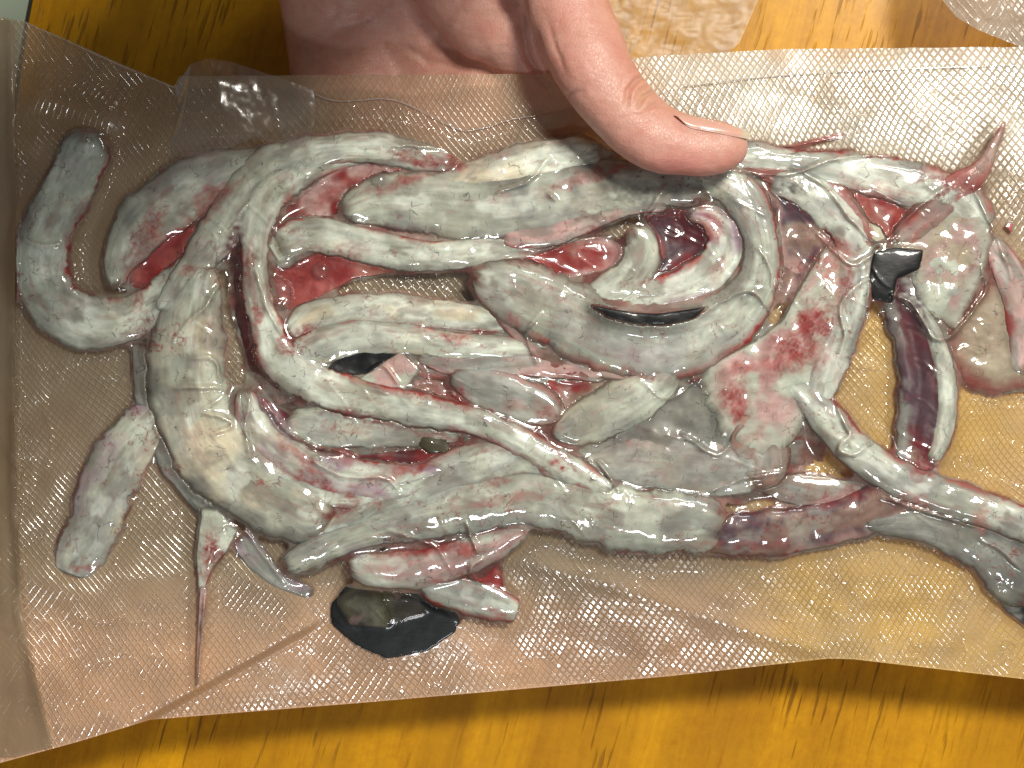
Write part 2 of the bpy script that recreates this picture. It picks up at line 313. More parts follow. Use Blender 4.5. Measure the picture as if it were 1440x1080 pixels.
def droop(x, y): return -8*np.clip((y-720)/270., 0, 1.2)*(0.35+0.65*sstep(100, 500, x))   # the free lower half of the bag sags, mm
GROUP = 'raw fish strips sealed in the bag'
SEED = [100]
def strip(pts, z, tone, label, name='fish_strip', cat='fish strip', tone2=None, eL=None, eR=None, ew=0.3, T=None, folds=(), jag=0.45, ends=(1, 1), lump=1.0, mat=None, wr=1.0, asy=None, paint_amt=1.0):
    """one strip of flesh: pts (x, y, halfwidth[, dz]) in photograph pixels, z in mm above the back film"""
    SEED[0] += 17; sd = SEED[0]; z = z*0.74
    pts = [(p[0], p[1], p[2], p[3] if len(p) > 3 else 0.0) for p in pts]
    r, s = catmull(pts, 1.7)
    x, y, hw, dz = r.T; hw = np.maximum(hw*(1.14 if hw.max() > 9 else 1.0), 2.0); n = len(s); L = s[-1]
    tx = np.gradient(x); ty = np.gradient(y); tl = np.hypot(tx, ty)+1e-9; nx, ny = -ty/tl, tx/tl
    k = np.ones(n)
    e0 = max(4, hw[:6].mean()); e1 = max(4, hw[-6:].mean())
    if ends[0]: k *= np.sqrt(np.clip(1-(1-np.clip(s/e0, 0, 1))**2, 0.0004, 1))
    else: k *= np.sqrt(np.clip(1-(1-np.clip(s/5., 0, 1))**2, 0.0004, 1))**0.5
    if ends[1]: k *= np.sqrt(np.clip(1-(1-np.clip((L-s)/e1, 0, 1))**2, 0.0004, 1))
    else: k *= np.sqrt(np.clip(1-(1-np.clip((L-s)/5., 0, 1))**2, 0.0004, 1))**0.5
    hwm = hw.max(); M = int(np.clip(2*hwm/1.5, 16, 70)); Bn = 7
    th = np.linspace(-1, 1, M); v = np.sin(th*math.pi/2)*0.45+th*0.55
    hwE = hw*k
    U, Vv = np.meshgrid(s, v, indexing='ij')
    def ragged(side):
        a = fbm(s/26., np.full(n, side*7.), sd, 3)*0.16 + vnoise(s/9.5+2*vnoise(s/31., s*0, sd+5), np.full(n, side*3.), sd+3)*0.045*jag + vnoise(s/4.2, np.full(n, side*3.), sd+4)*0.03*jag*(0.5+0.8*vnoise(s/40., s*0, sd+6)).clip(0, 1)
        return 1+a
    gl = ragged(-1)[:, None]; gr = ragged(1)[:, None]
    edge = np.where(Vv < 0, gl, gr); soft = np.abs(Vv)**5
    off = Vv*hwE[:, None]*(1+(edge-1)*soft)
    opac = (1-0.7*sstep(.84, 1.0, np.abs(Vv)))*(sstep(0, e0*1.1*(1+.5*vnoise(Vv*3, U*0, sd+13)), U) if ends[0] else 1)*(sstep(0, e1*1.1*(1+.5*vnoise(Vv*3, U*0, sd+14)), L-U) if ends[1] else 1)
    if hwm < 9: opac = opac*0+1
    off = off + hwE[:, None]*0.10*fbm(U/60., Vv*0.6, sd+9, 2)
    ra = random.choice((-1, 1))*random.uniform(.35, .85); asy = ra if asy is None else asy
    off = off + ((1-k)*hw*asy)[:, None]*(0.6 if hwm > 9 else 0)
    X = x[:, None]+nx[:, None]*off; Y = y[:, None]+ny[:, None]*off
    Tm = T if T is not None else None
    tmm = (np.minimum(0.38*hwE/6.0, 2.9) if Tm is None else min(Tm, 3.0)*0.85*np.minimum(1, hwE/np.maximum(hw, 1)))[:, None]
    prof = (1-np.abs(Vv)**3.0).clip(0, 1)**0.75
    ws = hwm
    ll = fbm(U/42., Vv*1.4, sd+1, 3)*0.20 + fbm(U/15., Vv*2.2*ws/30., sd+2, 3)*0.05
    fibre = fbm(U/70., Vv*ws/4.5, sd+7, 3)*0.04
    trans = (1-np.abs(vnoise(U/13.+fbm(U/30., Vv*1.5, sd+8, 2)*1.3, Vv*0.7, sd+11)))**5*0.05*wr
    Z = prof*(1+lump*ll*0.9+fibre*0.8-trans)
    for (fv, fd, fwd) in folds:
        c0 = fv+0.22*fbm(U/80., U*0, sd+int(100*fv), 2)
        Z = Z-fd*np.exp(-((Vv-c0)/fwd)**2)*prof
    Z = z + dz[:, None] + droop(X, Y) + tmm*Z + 0.25*fbm(X/90., Y/90., 3, 2)
    # colour
    t1 = PAL[tone]; t2 = PAL[tone2 or tone]
    mixn = sstep(-0.35, 0.35, fbm(U/50., Vv*1.1, sd+20, 3))[..., None]
    col = t1*(1-mixn)+t2*mixn if tone2 else np.broadcast_to(t1, X.shape+(3,)).copy()
    col = col*(1+0.16*fbm(U/20., Vv*2, sd+21, 3))[..., None]
    gs = sstep(0.10, 0.45, fbm(U/34., Vv*1.6, sd+22, 3))[..., None]*0.45
    col = col*(1-gs)+(PAL['grey'] if tone not in ('red', 'maroon', 'black') else col)*gs
    # form shading painted in, flanks greyer than the crest; fibres run along the strip
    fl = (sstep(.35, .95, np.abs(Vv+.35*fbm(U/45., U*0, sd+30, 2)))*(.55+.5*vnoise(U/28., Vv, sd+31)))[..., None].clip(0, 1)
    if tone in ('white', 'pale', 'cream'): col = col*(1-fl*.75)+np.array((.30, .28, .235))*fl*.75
    st_ = fbm(U/55., Vv*ws/5.5, sd+33, 3)
    col = col*(1+.22*st_)[..., None]
    if tone not in ('black', 'maroon', 'purple', 'red'):
        big = fbm(X/75., Y/60., sd+50, 3)[..., None]
        col = col*(1+.45*big)
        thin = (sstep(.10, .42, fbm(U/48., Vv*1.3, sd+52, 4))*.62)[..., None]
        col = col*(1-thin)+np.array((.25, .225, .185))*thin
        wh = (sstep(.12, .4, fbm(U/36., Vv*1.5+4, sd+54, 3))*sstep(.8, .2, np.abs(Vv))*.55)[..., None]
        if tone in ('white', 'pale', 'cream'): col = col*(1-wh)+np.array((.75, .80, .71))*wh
    rs_ = (sstep(.26, .5, fbm(U/38., Vv*ws/9., sd+34, 3))*.35)[..., None]
    if tone in ('white', 'pale', 'cream', 'grey'): col = col*(1-rs_)+np.array((.36, .20, .17))*rs_
    for side, cn in ((-1, eL), (1, eR)):
        if cn:
            width = ew*(1+1.3*fbm(U/14., U*0+side, sd+25+side, 3))
            f = (sstep(1-width-0.22, 1-width*0.35, side*Vv)*(.35+.9*vnoise(U/33., U*0, sd+46+side)).clip(0, 1))[..., None]*0.92
            col = col*(1-f)+PAL[cn]*f
            if cn in ('rose', 'red', 'pink'):
                f = (sstep(.80, .93, side*Vv+.16*fbm(U/9., U*0, sd+40+side, 3))*sstep(.0, .3, fbm(U/30., U*0, sd+43+side, 2)))[..., None]*.9
                col = col*(1-f)+PAL['blood']*f
    shp = X.shape
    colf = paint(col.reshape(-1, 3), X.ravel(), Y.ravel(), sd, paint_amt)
    splat(X.ravel(), Y.ravel(), Z.ravel())
    # underside
    vb = np.linspace(1, -1, Bn+2)[1:-1]
    offb = vb[None, :]*hwE[:, None]*0.93
    Xb = x[:, None]+nx[:, None]*offb; Yb = y[:, None]+ny[:, None]*offb
    Zb = z+dz[:, None]+droop(Xb, Yb)-0.35*tmm*(1-vb[None, :]**2)**0.5 + 0.25*fbm(Xb/90., Yb/90., 3, 2)
    AX = np.concatenate([X, Xb], 1); AY = np.concatenate([Y, Yb], 1); AZ = np.concatenate([Z, Zb], 1)*MM
    m = M+Bn
    vx, vy, vz = P(AX.ravel(), AY.ravel(), AZ.ravel())
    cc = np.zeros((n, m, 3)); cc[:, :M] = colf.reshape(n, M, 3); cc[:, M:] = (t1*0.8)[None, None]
    uvv = np.stack([np.concatenate([U, np.repeat(s[:, None], Bn, 1)], 1)/6000.+sd*0.01, np.concatenate([Vv*hw[:, None], offb], 1)/6000.], -1).reshape(-1, 2)
    q = gridq(n, m, 0, True)[:, ::-1]
    ff = np.concatenate([opac*np.ones_like(Vv), np.repeat(opac.max(1)[:, None], Bn, 1)*np.ones((n, Bn))], 1).ravel()
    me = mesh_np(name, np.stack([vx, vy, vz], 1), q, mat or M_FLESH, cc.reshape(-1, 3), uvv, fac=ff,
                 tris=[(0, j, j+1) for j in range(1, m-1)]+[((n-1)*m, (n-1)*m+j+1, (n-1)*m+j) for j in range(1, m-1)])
    tp = np.zeros((n, m)); tp[:, :M] = 1-np.abs(Vv)**8; REC.append((me, AX.ravel(), AY.ravel(), AZ.ravel()/MM, tp.ravel()))
    return obj(name, me, None, label, cat, GROUP if cat == 'fish strip' else None)

def blob(outline, z, T, tone, label, name='flesh_scrap', cat='fish scrap', tone2=None, edge=None, ew=0.25, rag=1.0, mat=None, group=None, lump=1.0, center=None, paint_amt=1.0, parent=None, dome=0.5, fade=True):
    z = z*0.74
    SEED[0] += 17; sd = SEED[0]
    o = np.array(outline, float); o = np.vstack([o, o[:1]])
    L = np.concatenate([[0], np.cumsum(np.hypot(*np.diff(o, axis=0).T))]); per = L[-1]
    n = int(np.clip(per/2.0, 40, 420)); s = np.linspace(0, per, n, endpoint=False)
    ox = np.interp(s, L, o[:, 0]); oy = np.interp(s, L, o[:, 1])
    for _ in range(max(1, n//90)):
        ox = (np.roll(ox, 1)+2*ox+np.roll(ox, -1))/4; oy = (np.roll(oy, 1)+2*oy+np.roll(oy, -1))/4
    cx, cy = center if center else (ox.mean(), oy.mean())
    m = int(np.clip(np.hypot(ox-cx, oy-cy).max()/2.0, 10, 60))
    a = 2*math.pi*np.arange(n)/n
    rr = 1+rag*(0.045*fbm(s/22., s*0, sd, 3)+0.010*vnoise(s/5., s*0, sd+1)+0.004*vnoise(s/2.5, s*0, sd+2))
    rr[-3:] = np.linspace(rr[-3], rr[0], 3)
    t = np.linspace(1, 0.02, m); t = 1-(1-t)**1.25
    t[0] = 1
    rr = 1+(rr-1)*t[:, None]**5
    Xs = cx+(ox-cx)*rr*t[:, None]; Ys = cy+(oy-cy)*rr*t[:, None]
    tt = np.repeat(t[:, None], n, 1)
    Zs = z+T*((1-tt**3).clip(0, 1)**dome)*(1+lump*0.5*fbm(Xs/26., Ys/26., sd+3, 3))+lump*0.3*fbm(Xs/12., Ys/12., sd+4, 3)*(1-tt**4)
    t1 = PAL[tone]; t2 = PAL[tone2 or tone]
    mx = sstep(-0.3, 0.3, fbm(Xs/30., Ys/30., sd+5, 3))[..., None]
    col = (t1*(1-mx)+t2*mx)*(1+0.16*fbm(Xs/15., Ys/15., sd+7, 3))[..., None]
    if edge:
        wd = ew*(1+fbm(Xs/20., Ys/20., sd+8, 3)); f = sstep(1-wd-0.25, 1-wd*0.3, tt)[..., None]*0.9
        col = col*(1-f)+PAL[edge]*f
    colf = paint(col.reshape(-1, 3), Xs.ravel(), Ys.ravel(), sd, paint_amt)
    Zs = Zs+droop(Xs, Ys)
    splat(Xs.ravel(), Ys.ravel(), Zs.ravel())
    Xb = cx+(ox-cx)*0.97; Yb = cy+(oy-cy)*0.97
    AX = np.concatenate([Xs.ravel(), Xb, [cx, cx]]); AY = np.concatenate([Ys.ravel(), Yb, [cy, cy]])
    AZ = np.concatenate([Zs.ravel(), z-0.3+droop(Xb, Yb), [Zs[-1].mean(), z-0.3+float(droop(np.array([cx]), np.array([cy]))[0])]])*MM
    vx, vy, vz = P(AX, AY, AZ)
    V = np.stack([vx, vy, vz], 1)
    q = gridq(m, n, 0, True)
    j = np.arange(n); b0 = m*n
    qb = np.stack([b0+j, j, (j+1) % n, b0+(j+1) % n], 1)
    ct, cb = m*n+n, m*n+n+1
    tr = [( (m-1)*n+jj, ct, (m-1)*n+(jj+1) % n) for jj in range(n)]+[(b0+(jj+1) % n, cb, b0+jj) for jj in range(n)]
    area2 = (ox*np.roll(oy, -1)-np.roll(ox, -1)*oy).sum()
    Q = np.concatenate([q, qb]); tr = np.array(tr)
    if area2 < 0: Q = Q[:, ::-1]; tr = tr[:, ::-1]
    cc = np.concatenate([colf, np.tile(t1*0.8, (n+2, 1))])
    opb = (1-0.7*sstep(.86, 1.0, tt)).ravel() if fade else np.ones(tt.size)
    me = mesh_np(name, V, Q, mat or M_FLESH, cc, np.stack([AX/6000., AY/6000.], 1), tris=tr, fac=np.concatenate([opb, np.full(n+2, opb.min()+.3)]))
    tp = np.concatenate([(1-tt**8).ravel(), np.zeros(n), [1, 0]]); REC.append((me, AX, AY, AZ/MM, tp))
    return obj(name, me, parent, label, cat, group)
# ------------------------------------------------------------------ the flesh in the bag, lowest first
RG = 'red tissue lying between the strips'
# torn red tissue and thin membranes under the strips
blob([(385,350),(470,345),(545,360),(600,372),(560,384),(500,392),(450,420),(410,450),(385,430),(370,390)], 1.0, 1.6, 'red', 'glossy crimson tissue with bubbles inside the upper left loop', edge='rose', rag=1, tone2='rose')
blob([(330,320),(352,330),(350,400),(372,470),(400,520),(470,560),(560,590),(690,618),(700,640),(600,622),(480,590),(400,560),(350,520),(328,440),(322,370)], 1.0, 1.2, 'maroon', 'dark maroon seam of clotted blood running behind the long serrated strip', center=(365,500), tone2='maroon', rag=2, cat='fish scrap')
blob([(700,345),(760,335),(850,330),(900,350),(880,380),(840,385),(790,402),(720,400),(650,380)], 1.2, 1.4, 'red', 'crimson patch of tissue left of the small hooked strip', tone2='rose', edge='pink')
blob([(620,500),(760,500),(900,520),(960,510),(940,560),(860,620),(800,640),(740,610),(660,600),(600,560)], 0.8, 1.6, 'red', 'dark red tissue behind the two pointed leaf shaped pieces', tone2='brown', rag=2, edge='maroon')
blob([(340,540),(420,600),(520,650),(620,640),(700,620),(690,650),(560,700),(460,700),(380,670),(330,610)], 0.8, 1.5, 'red', 'red tissue showing between the curved lower strips', tone2='maroon', rag=2)
blob([(880,280),(1000,270),(1040,300),(1040,380),(990,420),(900,430),(880,400),(930,380),(920,330)], 0.9, 1.0, 'maroon', 'dark red purple tissue lining the inside of the right loop', tone2='purple', rag=2, edge='rose')
blob([(1040,230),(1090,250),(1150,300),(1180,360),(1150,420),(1095,425),(1070,450),(1085,400),(1080,330),(1050,270)], 1.0, 1.3, 'brown', 'brown purple skin between the right loop and the bloody flap', tone2='purple', rag=1.5, edge='pink')
blob([(1160,255),(1240,265),(1310,300),(1290,350),(1230,340),(1190,320)], 1.2, 1.4, 'rose', 'rosy tissue under the top right strip', tone2='red', rag=1.5, edge='purple')
blob([(170,400),(200,330),(280,280),(350,250),(330,300),(260,370),(200,420)], 1.0, 1.0, 'rose', 'reddish tissue showing inside the upper left leaf shaped strip', tone2='red', rag=1)
blob([(440,215),(640,225),(700,250),(620,280),(520,290),(430,320),(390,340),(380,290)], 1.6, 1.4, 'pink', 'pinkish tissue with bubbles between the two uppermost strips', tone2='red', rag=1.5)
blob([(700,235),(780,215),(880,215),(950,250),(880,262),(780,280),(720,270)], 2.0, 1.6, 'brown', 'brownish flesh directly under the thumb', tone2='rose', rag=1.2)
blob([(395,570),(440,545),(560,560),(680,600),(690,630),(600,640),(500,650),(430,620)], 1.6, 1.0, 'dim', 'dim grey tissue between serrated strip and red tissue', tone2='brown', mat=M_THIN, rag=1.5)
blob([(560,470),(760,480),(880,520),(840,560),(760,555),(640,540),(560,530)], 1.6, 1.2, 'dim', 'dim brownish tissue in the middle of the pile', tone2='brown', rag=2, edge='rose')
blob([(780,600),(880,560),(1000,520),(1110,560),(1140,640),(1060,700),(960,700),(860,690),(800,660)], 1.4, 2.2, 'dim', 'broad dull grey flap in the lower middle of the pile', name='fish_flap', cat='fish flap', tone2='grey', rag=1.5, mat=M_THIN)
blob([(1090,300),(1085,240),(1120,250),(1160,290),(1185,350),(1130,400),(1100,380)], 2.2, 1.4, 'brown', 'brownish hollow skin fold with a dark speck at its top', tone2='purple', rag=2, edge='pink')

blob([(350,500),(500,480),(760,480),(960,500),(1130,560),(1150,640),(1080,700),(900,720),(700,730),(520,740),(400,730),(330,640)], 0.5, 0.9, 'pink', 'pinkish brown tissue bed under the lower half of the pile', tone2='brown', rag=1)
# webs of thin membrane between the strips
W = dict(name='membrane_web', cat='membrane', mat=M_THIN, rag=1.5)
blob([(955,505),(1000,470),(1062,436),(1098,468),(1040,512),(985,530)], 3.6, .7, 'grey', 'grey see-through membrane between the largest looped strip and the bloody flap', tone2='brown', **W)
blob([(1040,235),(1110,236),(1190,262),(1238,335),(1215,352),(1160,302),(1100,268)], 5.6, .5, 'pink', 'pinkish see-through membrane across the top of the white bending strip', tone2='grey', edge='rose', **W)
blob([(1250,348),(1300,306),(1380,262),(1397,330),(1384,385),(1346,464),(1300,440),(1285,395)], 5.0, .5, 'pink', 'pale see-through membrane stretched under the pinkish spine', tone2='beige', edge='pale', **W)
blob([(590,655),(700,602),(790,642),(868,692),(740,700),(640,690)], 3.0, .8, 'dim', 'dim brown membrane under the tail of the serrated strip', tone2='brown', **W)
blob([(655,400),(700,440),(760,500),(840,535),(790,528),(745,500),(700,455)], 4.4, .6, 'brown', 'brownish membrane edge running below the start of the looped strip', tone2='pink', edge='red', **W)
blob([(590,240),(650,236),(720,262),(760,300),(700,312),(640,290)], 5.0, .5, 'grey', 'greyish membrane wrapped over the left part of the broad belly strip', tone2='pale', edge='pink', **W)
blob([(300,640),(360,660),(440,700),(520,712),(470,745),(390,730),(330,700)], 4.6, .5, 'dim', 'greyish membrane over the lower bend of the thick bulging strip', tone2='grey', edge='pink', **W)
# strips
strip([(238,560,14,-.6),(212,592,28),(178,634,34),(150,680,36),(135,730,34),(112,775,34),(98,808,24)], 1.2, 'pale', 'mauve tinged strip hanging to the lower left, apart from the pile', tone2='grey', eL='cream', eR='mauve', ew=.35, jag=1.2, ends=(1,0))
strip([(192,480,8),(202,530,14),(218,585,20),(245,640,22),(280,690,22),(310,730,16)], 1.2, 'slate', 'narrow slate grey strip along the left side of the thick bulging strip', tone2='grey', ends=(1,1), T=1.4)
strip([(134,184,31),(112,232,33),(84,285,34),(62,335,35),(58,385,36),(80,428,36),(125,452,34),(180,450,30),(232,420,28),(280,370,26),(325,310,24),(360,265,20)], 2.2, 'white', 'long J shaped strip with a rounded tip at the far upper left', tone2='pale', eL='rose', ew=.10, jag=.8, lump=1.0, asy=0.0)
strip([(160,405,10),(172,360,24),(205,312,36),(255,275,40),(310,250,34),(365,232,24),(410,222,14)], 2.6, 'pale', 'leaf shaped strip with red inner fold, arching over the upper left', tone2='grey', eR='rose', ew=.55, T=2.2, folds=((.15,.35,.15),), ends=(1,1))
strip([(225,440,12),(262,390,20),(300,340,26),(340,285,32),(390,240,34),(450,213,22),(520,208,20),(580,218,20),(640,232,12)], 4.2, 'white', 'uppermost long white strip arching from the left loop to the top centre', tone2='pale', eR='rose', ew=.30, T=2.6, jag=1)
strip([(560,262,10),(620,262,20),(680,250,26),(740,232,30),(800,220,24),(850,214,14)], 4.0, 'white', 'short pale strip folded over just left of the thumb tip', tone2='cream', eR='rose', ew=.2, T=2.6)
strip([(540,214,10,-3),(480,222,16,-2),(430,235,22,-.6),(385,265,26),(362,310,22),(356,360,17),(360,410,18),(374,460,20),(395,505,26),(450,543,26),(520,562,23),(600,578,21),(665,592,18),(730,622,18),(790,655,20),(862,690,10)], 5.6, 'white', 'long serrated strip winding from upper left down across the middle', tone2='pale', eL='rose', eR='red', ew=.22, jag=1.8, T=2.0, wr=2.0)
strip([(440,330,24),(392,352,22),(420,345,27)], 3.4, 'white', 'small curled end beside the crimson tissue', tone2='pale')
strip([(385,350,22),(430,330,24),(490,338,24),(550,352,22),(620,360,20),(690,352,20,-.6),(750,340,18,-1.4),(820,322,12,-2)], 4.2, 'white', 'bright white strip crossing above the textured opening', tone2='pale', eL='rose', ew=.12, T=2.6, folds=((-.2,.25,.1),))
strip([(478,300,14),(530,285,32),(600,285,40),(670,290,42),(740,285,42),(810,270,40),(880,262,34),(950,258,30),(1005,268,22)], 4.6, 'pale', 'broadest pale green belly strip across the top of the pile', tone2='grey', eR='maroon', ew=.12, T=3.6, jag=.6)
strip([(700,330,18),(770,325,22),(830,305,18),(890,290,12),(940,290,8)], 5.0, 'grey', 'short grey strip tucked under the broad belly strip', tone2='pink', eR='rose', ew=.25, T=1.6)
strip([(888,318,14),(903,345,22),(892,382,24),(858,408,22),(815,425,12)], 3.8, 'white', 'small hooked white strip in the middle of the right loop', tone2='pale', eR='cream', ew=.2, T=2.0)
strip([(870,432,8),(910,415,18),(960,402,24),(1005,375,26),(1020,335,24),(1000,305,18),(965,300,8)], 3.4, 'mauve', 'lilac tinted inner strip lining the right loop', tone2='white', eL='rose', eR='mauve', ew=.35, T=2.0, folds=((0,.5,.15),(.5,.3,.1)))
blob([(830,429),(870,438),(920,441),(965,438),(995,431),(977,447),(935,457),(890,455),(853,445)], 13, .35, 'black', 'thin black membrane sliver on the rim of the right loop', name='black_membrane', cat='membrane', mat=M_BLACK, paint_amt=0, rag=.6)
strip([(402,470,10),(440,446,20),(510,436,21),(590,440,20),(660,446,18,-.6),(725,452,18,-1.6),(775,462,12,-2.2)], 3.6, 'white', 'upper of the two parallel white strips under the textured opening', tone2='cream', eR='rose', ew=.18, T=2.2)
strip([(405,505,16),(440,490,24),(500,474,24),(570,476,20),(640,486,18,-.4),(705,488,16,-1),(770,492,12,-2)], 4.6, 'white', 'lower of the two parallel white strips, ending in a curled tip', tone2='pale', eR='cream', eL='rose', ew=.2, T=2.2)
strip([(930,250,14,-1.8),(980,246,24,-.6),(1035,268,26),(1062,310,25),(1071,360,22),(1058,412,30),(1012,458,40),(940,482,47),(860,472,46),(790,440,44),(720,408,38),(662,388,18)], 5.2, 'pale', 'largest looped strip, sweeping round the right and ending in the centre', tone2='grey', eL='rose', ew=.08, T=3.4, jag=.8, ends=(1,1))
strip([(740,455,6),(790,485,12),(850,515,14),(905,528,10)], 4.0, 'pink', 'thin pinkish rim strip below the looped strip', eL='rose', ew=.3, T=1.2)
blob([(478,500),(520,482),(562,482),(560,500),(520,525),(480,532),(455,520)], 4.8, .5, 'black', 'black membrane scrap beneath the two parallel white strips', name='black_membrane', cat='membrane', mat=M_BLACK, tone2='black', paint_amt=0)
blob([(500,535),(565,492),(590,520),(570,550),(530,552)], 5.2, .5, 'pink', 'small pinkish triangular flap beside the black scrap', tone2='pale', name='skin_flap', cat='skin flap', rag=1)
strip([(585,500,8),(640,515,14),(700,512,15),(770,515,14),(850,530,8)], 3.4, 'grey', 'short mottled grey strip in the centre of the pile', tone2='pink', eR='rose', T=1.6)
strip([(632,525,8),(670,542,24),(720,558,30),(765,575,24),(790,590,8)], 4.0, 'grey', 'left pointed leaf shaped grey piece in the centre', tone2='dim', eL='rose', eR='red', ew=.22, T=2.2, jag=.7)
strip([(775,612,8),(815,598,26),(865,575,32),(915,545,30),(955,520,14)], 4.4, 'grey', 'right pointed leaf shaped pale piece in the centre', tone2='pale', eL='cream', ew=.15, T=2.4, jag=.7)
strip([(400,590,14),(450,598,26),(520,600,26),(590,606,20),(650,612,10)], 2.8, 'grey', 'flat grey strip below the serrated strip', tone2='pale', T=1.6)
strip([(345,545,14),(352,590,20),(385,632,24),(440,662,26),(510,678,30),(570,680,26),(625,660,10)], 3.6, 'white', 'glossy white and mauve strip nested inside the thick bulging strip', tone2='mauve', eL='rose', eR='red', ew=.30, T=3.0, folds=((.3,.4,.12),))
strip([(345,640,8),(390,668,12),(440,692,14),(490,702,12),(540,700,8)], 4.8, 'white', 'narrow bright strip along the inner rim of the thick bulging strip', eL='red', ew=.25, T=1.5)
strip([(292,372,12),(278,415,34),(266,470,44),(264,540,48),(284,605,50),(320,655,50),(368,695,44),(425,722,38),(470,730,22)], 4.6, 'pale', 'thickest bulging strip curving down the left of the pile', tone2='cream', eR='slate', ew=.30, T=4.6, jag=.4, lump=.8)
strip([(335,752,16),(360,785,15),(392,815,12),(440,835,8)], 1.4, 'grey', 'thin frayed strip at the lower left of the pile', tone2='mauve', jag=1.8, T=1.2)
blob([(283,715),(305,712),(335,745),(320,775),(298,800),(286,835),(278,830),(275,780)], 3.2, 1.8, 'pale', 'bloody wedge shaped scrap with a drawn out tail at the lower left', tone2='white', rag=1)
strip([(286,825,4.8),(283,870,3.8),(280,915,3.2),(278,962,2.4)], 5.0, 'pink', 'thin pinkish thread trailing down towards the bottom fold', name='flesh_thread', cat='flesh thread', T=.5)
strip([(425,800,18),(455,765,26),(520,722,24),(600,680,26),(665,655,32),(730,640,28),(790,665,10)], 3.4, 'pale', 'diagonal strip rising from lower left to the centre', tone2='grey', eR='red', eL='rose', ew=.12, T=2.8)
strip([(398,800,12),(450,770,22),(510,748,22),(580,732,28),(650,715,34),(730,702,34),(800,712,36),(870,728,40),(940,736,40),(1000,738,36),(1026,741,30,-.8)], 4.0, 'grey', 'long lower strip ending square at the textured gap', tone2='pale', eR='grey', ew=.2, T=3.0, ends=(1,1), jag=1.2, asy=.3)
strip([(488,792,12),(530,802,24),(590,800,26),(650,786,24),(705,762,18),(742,748,6)], 3.6, 'white', 'short white strip with crimson streaks at the bottom centre', tone2='pink', eL='red', ew=.35, T=2.6)
strip([(590,822,12),(640,835,22),(690,848,22),(728,860,14)], 2.6, 'pale', 'stubby pale strip end lowest in the pile', tone2='grey', eR='red', eL='rose', ew=.12, T=1.8, ends=(1,0))
blob([(618,818),(680,812),(704,790),(708,830),(690,845),(640,832)], 2.0, .8, 'red', 'small red web behind the stubby strip end', rag=1, group=RG)
blob([(465,850),(485,825),(560,825),(640,835),(652,856),(640,890),(600,915),(545,926),(500,908),(470,880)], .8, .4, 'black', 'round black disc of skin with olive sheen at the bottom of the pile', name='black_skin', cat='skin piece', tone2='black', mat=M_BLACK, paint_amt=0, rag=.9, lump=.15, dome=.3, fade=False)
blob([(470,845),(490,826),(560,828),(600,838),(600,862),(540,884),(490,880)], 1.3, .3, 'dusk', 'brownish translucent film of tissue over the black skin disc', name='tissue_film', cat='tissue', tone2='olive', mat=M_THIN, paint_amt=0, lump=.2, dome=.3)
blob([(590,610),(630,615),(632,635),(605,638),(588,625)], 3.8, .8, 'olive', 'small olive green scrap in the centre', tone2='olive', paint_amt=0)
# right side
strip([(985,232,14,-.5),(1050,222,20),(1110,232,20),(1180,238,24),(1250,252,28),(1310,268,30),(1360,290,28),(1385,330,18)], 3.2, 'white', 'pale strip along the top right edge of the pile', tone2='grey', eR='purple', eL='rose', ew=.15, T=2.4, jag=1.0)
blob([(1255,345),(1290,300),(1340,265),(1385,262),(1392,320),(1375,400),(1330,440),(1290,420),(1262,380)], 3.4, 1.2, 'grey', 'grey translucent skin fan at the upper right', tone2='beige', edge='pink', name='skin_flap', cat='skin flap', mat=M_THIN, ew=.15)
blob([(1275,370),(1320,350),(1372,372),(1365,420),(1320,455),(1285,425)], 3.9, 1.6, 'pale', 'whitish crumpled scrap right of the black clot', tone2='grey', rag=1.6)
strip([(1262,345,14),(1300,306,20),(1345,268,20),(1382,236,12),(1398,205,6),(1413,170,3)], 5.2, 'rose', 'pointed pinkish spine sticking up at the upper right', name='flesh_spine', cat='flesh spine', tone2='pink', mat=M_THIN, T=.8)
blob([(1350,420),(1385,385),(1430,370),(1500,380),(1510,560),(1440,552),(1390,557),(1345,538),(1320,500),(1316,462)], 1.2, 1.0, 'beige', 'beige translucent membrane with a bloody rim at the right edge', tone2='beige', edge='red', ew=.16, name='skin_flap', cat='skin flap', mat=M_THIN, rag=1.6)
strip([(1385,335,12),(1412,372,20),(1432,420,22),(1440,480,20),(1440,530,14)], 2.2, 'pink', 'reddish ragged strip running down the right edge', tone2='grey', eL='red', eR='red', ew=.4, jag=.8, T=1.6)
strip([(1078,258,14),(1120,262,24),(1160,285,28),(1192,322,26),(1203,370,25),(1196,430,24),(1176,485,24),(1158,535,22),(1145,575,16)], 3.8, 'white', 'white strip bending down beside the bloody flap', tone2='grey', eR='pink', ew=.2, T=2.8, jag=1.0)
blob([(1195,335),(1225,365),(1212,400),(1190,420),(1186,470),(1172,510),(1152,535),(1150,565),(1128,600),(1095,640),(1050,650),(1010,610),(990,570),(985,520),(1020,500),(1060,480),(1100,450),(1128,400),(1150,360),(1170,335)], 4.4, 1.8, 'pink', 'broad flap mottled with fresh blood on the right of the pile', name='fish_flap', cat='fish flap', tone2='pale', edge='pale', ew=.15, center=(1110,480), rag=1.6)
strip([(1030,560,20),(1056,610,34),(1072,650,34),(1060,690,18)], 3.6, 'grey', 'ragged grey flap beneath the bloody flap', name='fish_flap', cat='fish flap', tone2='brown', jag=1.2, T=1.8)
strip([(820,655,12),(890,650,30),(960,655,36),(1030,660,36),(1085,650,16)], 3.0, 'grey', 'dull mottled strip under the right pointed piece', tone2='dim', eL='pink', ew=.2, T=2.0, jag=1)
